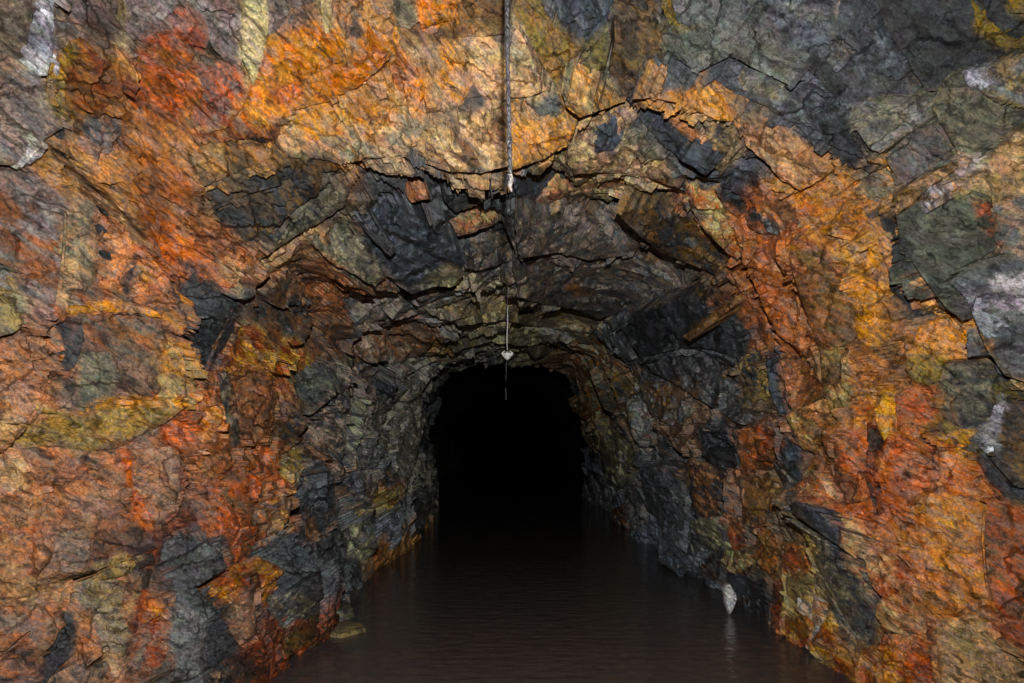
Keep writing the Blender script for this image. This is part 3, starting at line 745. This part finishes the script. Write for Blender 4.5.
    s2 = N('ShaderNodeMath'); s2.operation = 'MULTIPLY_ADD'; s2.inputs[1].default_value = 0.12
    L(r4.outputs[0], s2.inputs[0]); L(s1.outputs[0], s2.inputs[2])
    bp = N('ShaderNodeBump'); bp.inputs['Strength'].default_value = 0.6; bp.inputs['Distance'].default_value = 0.016
    L(s2.outputs[0], bp.inputs['Height']); L(bp.outputs[0], bs.inputs['Normal'])
    rr = N('ShaderNodeMapRange'); rr.inputs[3].default_value = 0.58; rr.inputs[4].default_value = 0.2
    L(wet.outputs['Fac'], rr.inputs[0]); L(rr.outputs[0], bs.inputs['Roughness'])
    bs.inputs['Specular IOR Level'].default_value = 0.4
    return m
ROCK = rock_material()

# ------------------------------------------------------------------ mesh helper
def make_mesh(name, V, faces, ca=None, cb=None, wet=None, mat=None, smooth=False):
    me = bpy.data.meshes.new(name)
    faces = np.asarray(faces, np.int32)
    nf, k = faces.shape
    me.vertices.add(len(V)); me.vertices.foreach_set('co', np.asarray(V, np.float32).ravel())
    me.loops.add(nf * k); me.loops.foreach_set('vertex_index', faces.ravel())
    me.polygons.add(nf); me.polygons.foreach_set('loop_start', np.arange(0, nf * k, k, dtype=np.int32))
    me.polygons.foreach_set('use_smooth', np.full(nf, smooth))
    me.update(calc_edges=True)
    for nm, arr in (('ca', ca), ('cb', cb)):
        if arr is not None:
            at = me.attributes.new(nm, 'FLOAT_COLOR', 'POINT')
            at.data.foreach_set('color', np.concatenate([arr, np.ones((len(arr), 1))], 1).astype(np.float32).ravel())
    if wet is not None:
        at = me.attributes.new('wet', 'FLOAT', 'POINT'); at.data.foreach_set('value', wet.astype(np.float32))
    if mat: me.materials.append(mat)
    return me
def link(name, me, parent=None):
    o = bpy.data.objects.new(name, me)
    COL.objects.link(o)
    if parent: o.parent = parent
    return o

# ------------------------------------------------------------------ bedrock: walls and roof
def wetness(A):
    return np.clip((A[:, 0] - 2.2 * A[:, 2] - 0.1) * 2.2, 0, 1)
TH = np.linspace(-54, 238, 974)
yf = np.exp(np.linspace(math.log(2.2), math.log(19.5), 560))
YY = np.concatenate([np.linspace(-7, 2.15, 46), yf, np.exp(np.linspace(math.log(19.7), math.log(60), 46))])
TG, YG = np.meshgrid(TH, YY, indexing='ij')
def bedrock():
    th = TG.ravel(); y = YG.ravel()
    ct, sn = np.cos(np.radians(th)), np.sin(np.radians(th))
    r0 = R0(th, y)
    X, Z = r0 * ct, r0 * sn + H
    nz, id1, id2, id3 = rough(X, y, Z)
    front = y > 1.0
    yy = np.maximum(y, 0.5)
    hs = np.full_like(y, 0.06)
    for it in range(5):                             # where the proud surface, not the nominal one, is
        px = FX + F * (r0 - hs) * ct / yy; py = FY - F * (r0 - hs) * sn / yy
        hs = 0.4 * hs + 0.6 * np.where(py > 705, 0.05, look(HS, px, py))
    inb = front & (px > -MG) & (px < 1024 + MG) & (py > -MG) & (py < 683 + MG)
    hs = np.where(inb, hs, 0.05)
    hs = np.where(y > 12, np.minimum(hs, 0.16) - 0.08 * sstep((y - 12) / 3), hs)
    rel = -hs - nz
    rel += np.where(inb, 0, -0.10 * fbm(X * 0.9, y * 0.7, Z * 0.9, 20))
    rel += 1.3 * sstep((y - np.interp(th, _bt, _by) - 0.1) / 0.9)
    ck = np.where(inb, crack_depth(px, py, 2.2), 0)
    wx, wy = warp(px, py, X, y, Z, 9.0)
    A = look(FA, wx, wy); Bc = look(FB, wx, wy)
    ob_ = np.nonzero(~inb)[0]
    A[ob_], Bc[ob_] = stain(th[ob_], y[ob_], X[ob_], Z[ob_])
    mixv = np.clip((id1 - 0.6) * 2, 0, 0.6)[:, None]
    A, Bc = A * (1 - mixv) + Bc * mixv, Bc * (1 - mixv) + A * mixv
    # seats of the rock pieces
    for P in pieces:
        hm = 0.5 * (P.h0 + P.h1)
        px = FX + F * (r0 - hm) * ct / yy; py = FY - F * (r0 - hm) * sn / yy
        m = front & (px > P.poly[:, 0].min()) & (px < P.poly[:, 0].max()) & (py > P.poly[:, 1].min()) & (py < P.poly[:, 1].max())
        idx = np.nonzero(m)[0]
        if idx.size == 0: continue
        idx = idx[inside(px[idx], py[idx], P.poly)]
        if idx.size == 0: continue
        hh = np.minimum(plane_h(P, px[idx], py[idx]), look(HS, px[idx], py[idx]))
        rel[idx] = np.maximum(rel[idx], -hh + 0.045 - 0.8 * nz[idx])
    rel = rel + 0.3 * ck * np.clip(y / 4, 1, 3)
    r = r0 + rel
    A = A * (0.62 + 0.7 * id2)[:, None]; Bc = Bc * (0.62 + 0.7 * id3)[:, None]
    V = np.stack([r * ct, y, r * sn + H], 1)
    return V, A, Bc
V, A, Bc = bedrock()
W = wetness(A)
nT, nY = TG.shape
def section(name, i0, i1):
    rows = np.arange(i0, i1 + 1)
    idx = (rows[:, None] * nY + np.arange(nY)[None, :])
    sel = idx.ravel()
    n = len(rows)
    q = np.arange(n * nY).reshape(n, nY)
    f = np.stack([q[:-1, :-1].ravel(), q[:-1, 1:].ravel(), q[1:, 1:].ravel(), q[1:, :-1].ravel()], 1)
    me = make_mesh(name, V[sel], f, A[sel], Bc[sel], W[sel], ROCK)
    o = link(name, me)
    o['kind'] = 'structure'
    return o
iR = int(np.searchsorted(TH, 55)); iL = int(np.searchsorted(TH, 128))
wall_right = section('wall_right', 0, iR)
ceiling = section('ceiling', iR, iL)
wall_left = section('wall_left', iL, nT - 1)
wall_right['label'] = 'rust orange and dark grey schist wall of the flooded drift'
wall_left['label'] = 'pink and ochre stained rock wall of the flooded drift'
ceiling['label'] = 'broken rock roof of the drift with stepped brows'

# ------------------------------------------------------------------ the rock pieces
def build_piece(P):
    poly = P.poly
    area = 0.5 * abs(np.sum(poly[:, 0] * np.roll(poly[:, 1], -1) - poly[:, 1] * np.roll(poly[:, 0], -1)))
    g = min(4.5, max(2.2, math.sqrt(area) / 22))
    rs = random.Random(int(P.c[0] * 977 + P.c[1]))
    # ragged outline
    out = []
    n = len(poly)
    for i in range(n):
        a, b = poly[i], poly[(i + 1) % n]
        L_ = np.hypot(*(b - a)); k = max(1, int(L_ / (g * 1.5)))
        nv = np.array([b[1] - a[1], a[0] - b[0]]) / max(L_, 1e-6)
        for j in range(k):
            t = j / k
            jit = 0 if j == 0 else rs.uniform(-1, 1) * min(0.9, L_ * 0.05)
            out.append(a + (b - a) * t + nv * jit)
    out = np.array(out)
    # grow a touch so that neighbours meet
    out = out + (out - P.c) / np.maximum(np.hypot(*(out - P.c).T)[:, None], 1) * 0.8
    x0, y0 = out.min(0); x1, y1 = out.max(0)
    gx, gy = np.meshgrid(np.arange(x0, x1, g), np.arange(y0, y1, g))
    gx = gx.ravel() + RNG.uniform(-.4, .4, gx.size) * g; gy = gy.ravel() + RNG.uniform(-.4, .4, gy.size) * g
    m = inside(gx, gy, out)
    gx, gy = gx[m], gy[m]
    if gx.size:
        # keep clear of the outline
        dmin = np.full(gx.shape, 1e9)
        for i in range(len(out)):
            a, b = out[i], out[(i + 1) % len(out)]
            ab = b - a
            t = np.clip(((gx - a[0]) * ab[0] + (gy - a[1]) * ab[1]) / max(ab @ ab, 1e-9), 0, 1)
            dmin = np.minimum(dmin, np.hypot(gx - a[0] - t * ab[0], gy - a[1] - t * ab[1]))
        m = dmin > g * 0.45
        gx, gy = gx[m], gy[m]
    # open joints that run across the piece become grooves
    cx, cy = [], []
    for c in CRACKS:
        if c[:, 0].max() < x0 or c[:, 0].min() > x1 or c[:, 1].max() < y0 or c[:, 1].min() > y1: continue
        for a, b in zip(c[:-1], c[1:]):
            L_ = np.hypot(*(b - a)); k = max(1, int(L_ / 3.0)); nv = np.array([b[1] - a[1], a[0] - b[0]]) / max(L_, 1e-6)
            for j in range(k):
                q = a + (b - a) * (j + 0.5) / k
                for sft in (-1.8, 0.0, 1.8):
                    cx.append(q[0] + nv[0] * sft); cy.append(q[1] + nv[1] * sft)
    if cx:
        cx, cy = np.array(cx), np.array(cy)
        m = inside(cx, cy, out); cx, cy = cx[m], cy[m]
        if cx.size:
            far = np.array([np.hypot(gx[i] - cx, gy[i] - cy).min() > 2.0 for i in range(len(gx))], bool) if gx.size else np.zeros(0, bool)
            gx, gy = np.concatenate([gx[far], cx]), np.concatenate([gy[far], cy])
    nb = len(out)
    pts = [Vector((float(p[0]), float(p[1]))) for p in out] + [Vector((float(a), float(b))) for a, b in zip(gx, gy)]
    edges = [(i, (i + 1) % nb) for i in range(nb)]
    r = delaunay_2d_cdt(pts, edges, [], 1, 1e-4)
    P2 = np.array([(v.x, v.y) for v in r[0]])
    tris = np.array([f[:] for f in r[2] if len(f) == 3], np.int32)
    # boundary of the triangulation
    ec = {}
    for f in tris:
        for i in range(3):
            e = (int(f[i]), int(f[(i + 1) % 3])); k = (min(e), max(e))
            ec.setdefault(k, []).append(e)
    be = [v[0] for v in ec.values() if len(v) == 1]
    dx, dz, th, d = pix_dir(P2[:, 0], P2[:, 1])
    hp = plane_h(P, P2[:, 0], P2[:, 1]); hs = look(HS, P2[:, 0], P2[:, 1])
    dm = np.full(len(P2), 1e9)
    for i in range(n):
        a, b = poly[i], poly[(i + 1) % n]
        ab = b - a
        t = np.clip(((P2[:, 0] - a[0]) * ab[0] + (P2[:, 1] - a[1]) * ab[1]) / max(ab @ ab, 1e-9), 0, 1)
        dm = np.minimum(dm, np.hypot(P2[:, 0] - a[0] - t * ab[0], P2[:, 1] - a[1] - t * ab[1]))
    strong = (P.h1 - P.h0) >= 0.065 or P.h0 <= 0.0
    keep = 0.9 if strong else 0.6 + 0.35 * np.clip(dm / 12.0, 0, 1)
    own = P.name != 'rock_block' and P.name != 'rock_slab'
    if own: keep = 0.8
    h = hs + (hp - hs) * keep
    y = solve_depth(th, d, h)
    X, Z = y * dx, y * dz + H
    nz, id1, id2, id3 = rough(X, y, Z)
    isb = np.zeros(len(P2), bool)
    for e in be: isb[e[0]] = isb[e[1]] = True
    h = h + nz * (0.25 if P.name == 'calcite_streak' else (0.5 if P.depth > 4.7 else 0.7))
    h = np.where(isb, h - 0.004, h) - 0.22 * np.clip(crack_depth(P2[:, 0], P2[:, 1], 1.15), 0, 1) * np.clip(y / 4, 1, 3)
    y = solve_depth(th, d, h)
    top = np.stack([y * dx, y, y * dz + H], 1)
    rr = R0(th, y) + 0.22
    ct, sn = np.cos(np.radians(th)), np.sin(np.radians(th))
    low = np.stack([rr * ct, y, rr * sn + H], 1)
    N0 = len(P2)
    F_ = [tuple(int(v) for v in f) for f in tris]
    for (a, b) in be:
        F_.append((b, a, N0 + a)); F_.append((b, N0 + a, N0 + b))
    used = np.zeros(2 * N0, bool)
    F_ = np.array(F_, np.int32)
    used[F_.ravel()] = True
    remap = np.cumsum(used) - 1
    Vv = np.concatenate([top, low])[used]
    wx, wy = warp(P2[:, 0], P2[:, 1], X, y, Z, 9.0)
    k = 0.0 if own else 0.75
    a_ = P.ca * (1 - k) + look(FA, wx, wy) * k
    b_ = P.cb * (1 - k) + look(FB, wx, wy) * k
    mixv = np.clip((id1 - 0.6) * 1.6, 0, 0.5)[:, None]
    a_ = (a_ * (1 - mixv) + b_ * mixv) * (0.66 + 0.62 * id2)[:, None]
    b_ = b_ * (0.66 + 0.62 * id3)[:, None]
    a_ = np.concatenate([a_, a_])[used]; b_ = np.concatenate([b_, b_])[used]
    me = make_mesh(P.name, Vv, remap[F_][:, ::-1], a_, b_, wetness(a_), ROCK, smooth=False)
    c_th = float(pix_dir(P.c[0], P.c[1])[2])
    par = wall_right if c_th < 55 else (ceiling if c_th < 128 else wall_left)
    o = link(P.name, me, par)
    if P.name == 'calcite_streak': o['label'] = 'pale calcite streak running down the rock'
    if P.name == 'quartz_vein': o['label'] = 'thin white quartz vein'
    return o
for P in pieces:
    build_piece(P)

# ------------------------------------------------------------------ floor under the water and the water itself
def grid_plane(name, x0, x1, y0, y1, nx, ny, z, mat):
    gx, gy = np.meshgrid(np.linspace(x0, x1, nx), np.linspace(y0, y1, ny), indexing='ij')
    zz = z(gx, gy) if callable(z) else np.full(gx.shape, z)
    q = np.arange(nx * ny).reshape(nx, ny)
    f = np.stack([q[:-1, :-1].ravel(), q[1:, :-1].ravel(), q[1:, 1:].ravel(), q[:-1, 1:].ravel()], 1)
    return link(name, make_mesh(name, np.stack([gx.ravel(), gy.ravel(), zz.ravel()], 1), f, mat=mat))
def gravel_material():
    m, nt, N, L = nodes_of('silted_gravel')
    out = N('ShaderNodeOutputMaterial'); bs = N('ShaderNodeBsdfPrincipled'); L(bs.outputs[0], out.inputs[0])
    tc = N('ShaderNodeTexCoord')
    vo = N('ShaderNodeTexVoronoi'); vo.inputs['Scale'].default_value = 11.0; L(tc.outputs['Object'], vo.inputs['Vector'])
    r = N('ShaderNodeValToRGB')
    e = r.color_ramp.elements
    e[0].position, e[0].color = 0.0, (0.38, 0.24, 0.11, 1)
    e[1].position, e[1].color = 1.0, (0.85, 0.62, 0.32, 1)
    x = e.new(0.6); x.color = (0.6, 0.4, 0.2, 1)
    sp = N('ShaderNodeSeparateColor'); L(vo.outputs['Color'], sp.inputs[0]); L(sp.outputs[0], r.inputs[0])
    L(r.outputs[0], bs.inputs['Base Color'])
    bp = N('ShaderNodeBump'); bp.inputs['Strength'].default_value = 0.8; bp.inputs['Distance'].default_value = 0.03; bp.invert = True
    L(vo.outputs['Distance'], bp.inputs['Height']); L(bp.outputs[0], bs.inputs['Normal'])
    bs.inputs['Roughness'].default_value = 0.9
    return m
fl_o = grid_plane('floor', -2.6, 3.2, -7, 60, 40, 400, lambda x, y: -0.10 + 0.03 * vnoise(x * 2, y * 2, x * 0, 5) - 0.3 * sstep((y - 5) / 6), gravel_material())
fl_o['kind'] = 'structure'
fl_o['label'] = 'brown gravelly floor of the drift under shallow water'
def water_material():
    m, nt, N, L = nodes_of('still_water')
    out = N('ShaderNodeOutputMaterial')
    tc = N('ShaderNodeTexCoord')
    mp = N('ShaderNodeMapping'); mp.inputs['Scale'].default_value = (1.0, 2.4, 1.0); L(tc.outputs['Object'], mp.inputs[0])
    n = N('ShaderNodeTexNoise'); n.inputs['Scale'].default_value = 5.0; n.inputs['Detail'].default_value = 4; n.inputs['Roughness'].default_value = 0.5
    L(mp.outputs[0], n.inputs['Vector'])
    bp = N('ShaderNodeBump'); bp.inputs['Strength'].default_value = 0.6; bp.inputs['Distance'].default_value = 0.02
    L(n.outputs[0], bp.inputs['Height'])
    fr = N('ShaderNodeFresnel'); fr.inputs['IOR'].default_value = 1.33; L(bp.outputs[0], fr.inputs['Normal'])
    gl = N('ShaderNodeBsdfGlossy'); gl.inputs['Roughness'].default_value = 0.03; L(bp.outputs[0], gl.inputs['Normal'])
    tr = N('ShaderNodeBsdfTransparent'); tr.inputs[0].default_value = (0.95, 0.84, 0.66, 1)
    df = N('ShaderNodeBsdfDiffuse'); df.inputs[0].default_value = (0.235, 0.225, 0.22, 1); L(bp.outputs[0], df.inputs['Normal'])
    body = N('ShaderNodeMixShader'); body.inputs[0].default_value = 0.24
    L(tr.outputs[0], body.inputs[1]); L(df.outputs[0], body.inputs[2])
    mx = N('ShaderNodeMixShader'); L(fr.outputs[0], mx.inputs[0]); L(body.outputs[0], mx.inputs[1]); L(gl.outputs[0], mx.inputs[2])
    L(mx.outputs[0], out.inputs[0])
    return m
wat = grid_plane('water', -2.6, 3.2, -7, 60, 3, 8, 0.0, water_material())
wat['label'] = 'dark still water flooding the floor of the drift'
wat['category'] = 'water'
wat['kind'] = 'stuff'

# ------------------------------------------------------------------ loose stones at the waterline
def stone_mesh(name, outline, z0, z1, ca, cb, seed, taper=0.8):
    rs = np.random.default_rng(seed)
    o = np.array(outline, float); n = len(o); c = o.mean(0)
    V_, F_ = [], []
    lev = [(z0, 0.94), (z0 + 0.45 * (z1 - z0), 1.0), (z1, taper)]
    for z, s in lev:
        for p in o:
            q = c + (p - c) * s + rs.normal(0, 0.006, 2)
            V_.append((q[0], q[1], z + rs.normal(0, 0.006)))
    for k in range(len(lev) - 1):
        for i in range(n):
            j = (i + 1) % n
            F_ += [(k * n + i, k * n + j, (k + 1) * n + j), (k * n + i, (k + 1) * n + j, (k + 1) * n + i)]
    t = len(V_); V_.append((c[0], c[1], z1 + 0.012)); bt = len(V_); V_.append((c[0], c[1], z0))
    for i in range(n):
        j = (i + 1) % n
        F_.append((2 * n + i, 2 * n + j, t)); F_.append((j, i, bt))
    V_ = np.array(V_)
    a = np.tile(PALL[ca], (len(V_), 1)); b = np.tile(PALL[cb], (len(V_), 1))
    return make_mesh(name, V_, np.array(F_), a, b, np.full(len(V_), 0.3), ROCK, smooth=False)
def at_water(px, py, z=0.0):
    y = F * (H - z) / (py - FY)
    return (px - FX) * y / F, y
def stone(outline_px, zb, z0, z1, ca, cb, label, seed):
    o = [at_water(px, py, zb) for px, py in outline_px]
    ob = link('stone', stone_mesh('stone', o, z0, z1, ca, cb, seed))
    ob['label'] = label; ob['category'] = 'stone'; ob['group'] = 'loose stones along the waterline'
    return ob
stone([(318, 636), (340, 640), (371, 632), (364, 626), (345, 625), (322, 627)], 0.0, -0.45, 0.035, 'olivetan', 'olivegray', 'flat yellowish slab of rock lying in the water at its edge', 1)
stone([(318, 621), (345, 623), (358, 617), (350, 609), (330, 607), (316, 612)], 0.0, -0.45, 0.075, 'slategray', 'olivegray', 'grey angular stone lying against the rock wall behind the flat yellowish slab', 2)
stone([(334, 603), (350, 604), (362, 596), (354, 589), (338, 590)], 0.0, -0.5, 0.07, 'slategray', 'graybrown', 'low grey stone half sunk beside the left wall further into the drift', 3)

# pale pointed stone standing in the water against the right wall
def pointed_stone():
    y = F * H / (615 - FY)
    out = [(724, 592), (727, 586), (731, 585), (737, 595), (738, 600), (734, 611), (730, 617), (726, 606)]
    P3 = [((px - FX) * y / F, H + (FY - py) * y / F) for px, py in out]
    n = len(P3); V_ = []; F_ = []
    for k, (dy, s) in enumerate(((0.0, 0.8), (0.03, 1.0), (0.14, 0.95), (0.22, 0.7))):
        cx = sum(p[0] for p in P3) / n; cz = sum(p[1] for p in P3) / n
        for p in P3:
            V_.append((cx + (p[0] - cx) * s + dy * 0.1, y + dy, cz + (p[1] - cz) * s))
    for k in range(3):
        for i in range(n):
            j = (i + 1) % n
            F_ += [(k * n + i, (k + 1) * n + j, k * n + j), (k * n + i, (k + 1) * n + i, (k + 1) * n + j)]
    for base, flip in ((0, False), (3 * n, True)):
        for i in range(1, n - 1):
            f = (base, base + i, base + i + 1)
            F_.append(f if not flip else f[::-1])
    V_ = np.array(V_)
    a = np.tile(PALL['white'], (len(V_), 1)); b = np.tile(PALL['palelilac'], (len(V_), 1))
    ob = link('stone', make_mesh('stone', V_, np.array(F_), a, b, np.zeros(len(V_)), ROCK, smooth=False))
    ob['label'] = 'pale pointed stone standing in the water against the right wall'
    ob['category'] = 'stone'; ob['group'] = 'loose stones along the waterline'
pointed_stone()

# ------------------------------------------------------------------ hanging survey lines
def simple(name, col, rough_=0.7, sc=60, var=0.5):
    m, nt, N, L = nodes_of(name)
    out = N('ShaderNodeOutputMaterial'); bs = N('ShaderNodeBsdfPrincipled'); L(bs.outputs[0], out.inputs[0])
    tc = N('ShaderNodeTexCoord'); n = N('ShaderNodeTexNoise'); n.inputs['Scale'].default_value = sc; n.inputs['Detail'].default_value = 5
    L(tc.outputs['Object'], n.inputs['Vector'])
    r = N('ShaderNodeValToRGB'); e = r.color_ramp.elements
    e[0].position, e[0].color = 0.35, tuple(c * (1 - var) for c in col) + (1,)
    e[1].position, e[1].color = 0.65, tuple(min(1, c * (1 + var)) for c in col) + (1,)
    L(n.outputs[0], r.inputs[0]); L(r.outputs[0], bs.inputs['Base Color'])
    bs.inputs['Roughness'].default_value = rough_
    bp = N('ShaderNodeBump'); bp.inputs['Distance'].default_value = 0.002; L(n.outputs[0], bp.inputs['Height']); L(bp.outputs[0], bs.inputs['Normal'])
    return m
M_CORD = simple('weathered_cord', (0.03, 0.027, 0.029), 0.5, 90, 0.8)
M_FRAY = simple('frayed_fibre', (0.16, 0.14, 0.13), 0.7, 120, 0.6)
M_PALE = simple('pale_line', (0.8, 0.78, 0.76), 0.6, 40, 0.3)
M_IRON = simple('rusty_iron', (0.16, 0.07, 0.03), 0.8)
def tube(path, rad, seg=8):
    V_, F_ = [], []
    for i, p in enumerate(path):
        r = rad[i] if hasattr(rad, '__len__') else rad
        for k in range(seg):
            a = 2 * math.pi * k / seg + i * 0.5
            V_.append((p[0] + r * math.cos(a), p[1] + r * math.sin(a), p[2]))
    for i in range(len(path) - 1):
        for k in range(seg):
            a, b = i * seg + k, i * seg + (k + 1) % seg
            F_ += [(a, b, b + seg), (a, b + seg, a + seg)]
    for base, fl_ in ((0, True), ((len(path) - 1) * seg, False)):
        for k in range(1, seg - 1):
            f = (base, base + k, base + k + 1)
            F_.append(f[::-1] if fl_ else f)
    return np.array(V_), np.array(F_)
def roof_at(y, x):
    th = 90.0 - math.degrees(math.atan2(x, 1.7))
    return H + float(R0(np.array([th]), np.array([y]))[0])
dg = bpy.context.evaluated_depsgraph_get
def hit_roof(x, y):
    bpy.context.view_layer.update()
    ok, loc, nrm, idx = ceiling.ray_cast(Vector((x, y, H)), Vector((0, 0, 1)))
    return loc.z if ok else roof_at(y, x)
def hanging(label, px, py_tip, depth, radius, mat_cord, knots, bob):
    x = (px - FX) * depth / F
    zt = H + (FY - py_tip) * depth / F
    ztop = hit_roof(x, depth)
    e = bpy.data.objects.new('hanging_cord', None)
    e.location = (x, depth, ztop); COL.objects.link(e)
    e['label'] = label; e['category'] = 'cord'; e['group'] = 'cords hanging from the roof'
    Ln = ztop - zt
    n = max(12, int(Ln / 0.015))
    path, rad = [], []
    for i in range(n + 1):
        t = i / n
        path.append((0.006 * math.sin(t * 7) * (radius / 0.007), 0.004 * math.cos(t * 9), 0.06 - t * (Ln + 0.06)))
        rad.append(radius * (0.85 + 0.3 * random.random()))
    def sub(nm, pth, rd, mt, seg=8):
        v, f = tube(pth, rd, seg)
        return link(nm, make_mesh(nm, v, f, mat=mt), e)
    sub('cord', path, rad, mat_cord)
    for (kt, kr, mt) in knots:
        z = 0.06 - kt * (Ln + 0.06); i = int(kt * n); cx, cy = path[i][0], path[i][1]
        sub('knot', [(cx, cy, z + s * kr * 2.2) for s in (-1, -.6, 0, .5, 1)], [kr * .5, kr * .95, kr * 1.1, kr * .9, kr * .5], mt)
    bx, by = path[-1][0], path[-1][1]
    if bob == 'fray':
        sub('frayed_end', [(bx, by, -Ln + .02), (bx + .002, by, -Ln), (bx - .001, by, -Ln - .012), (bx + .004, by, -Ln - .03)], [radius * 1.1, radius * 1.2, radius * 0.9, radius * 0.3], M_FRAY)
    elif bob == 'weight':
        k = depth / 9.0
        sub('lit_stretch', [(bx, by, -Ln + .48), (bx + .004, by, -Ln + .3), (bx - .003, by, -Ln + .15), (bx, by, -Ln + .02)], [.003, .0028, .0036, .003], M_PALE, 6)  # pale lower length, coloured as the lit part of the line
        sub('weight', [(bx, by, -Ln + .05 * k), (bx, by, -Ln + .03 * k), (bx, by, -Ln), (bx, by, -Ln - .03 * k), (bx, by, -Ln - .05 * k)], [.012 * k, .05 * k, .055 * k, .03 * k, .004 * k], M_PALE)
        for s in (-1, 1):
            sub('loop', [(bx + s * .03 * k, by, -Ln + .06 * k), (bx + s * .06 * k, by, -Ln + .035 * k), (bx + s * .05 * k, by, -Ln + .005 * k)], [.008 * k, .012 * k, .008 * k], M_PALE, 6)
    # iron peg in the roof
    sub('peg', [(0, 0, .10), (0, 0, -.005), (0, 0, -.03)], [radius * 1.6, radius * 1.6, radius * 1.1], M_IRON, 8)
    return e
hanging('thick grey knotted cord with pale frayed end hanging before the orange brow', 509, 182, 2.25, 0.0068, M_CORD,
        [(0.50, 0.011, M_CORD), (0.56, 0.010, M_FRAY), (0.43, 0.009, M_IRON), (0.93, 0.009, M_CORD)], 'fray')
hanging('thin pale line with a small white weight hanging in front of the dark opening', 507, 356, 6.6, 0.0045, M_CORD, [], 'weight')  # dark cord colour stands in for the unlit upper part
hanging('very thin faint line hanging inside the dark stope beyond the last brow', 506, 400, 15.5, 0.006, M_PALE, [], None)
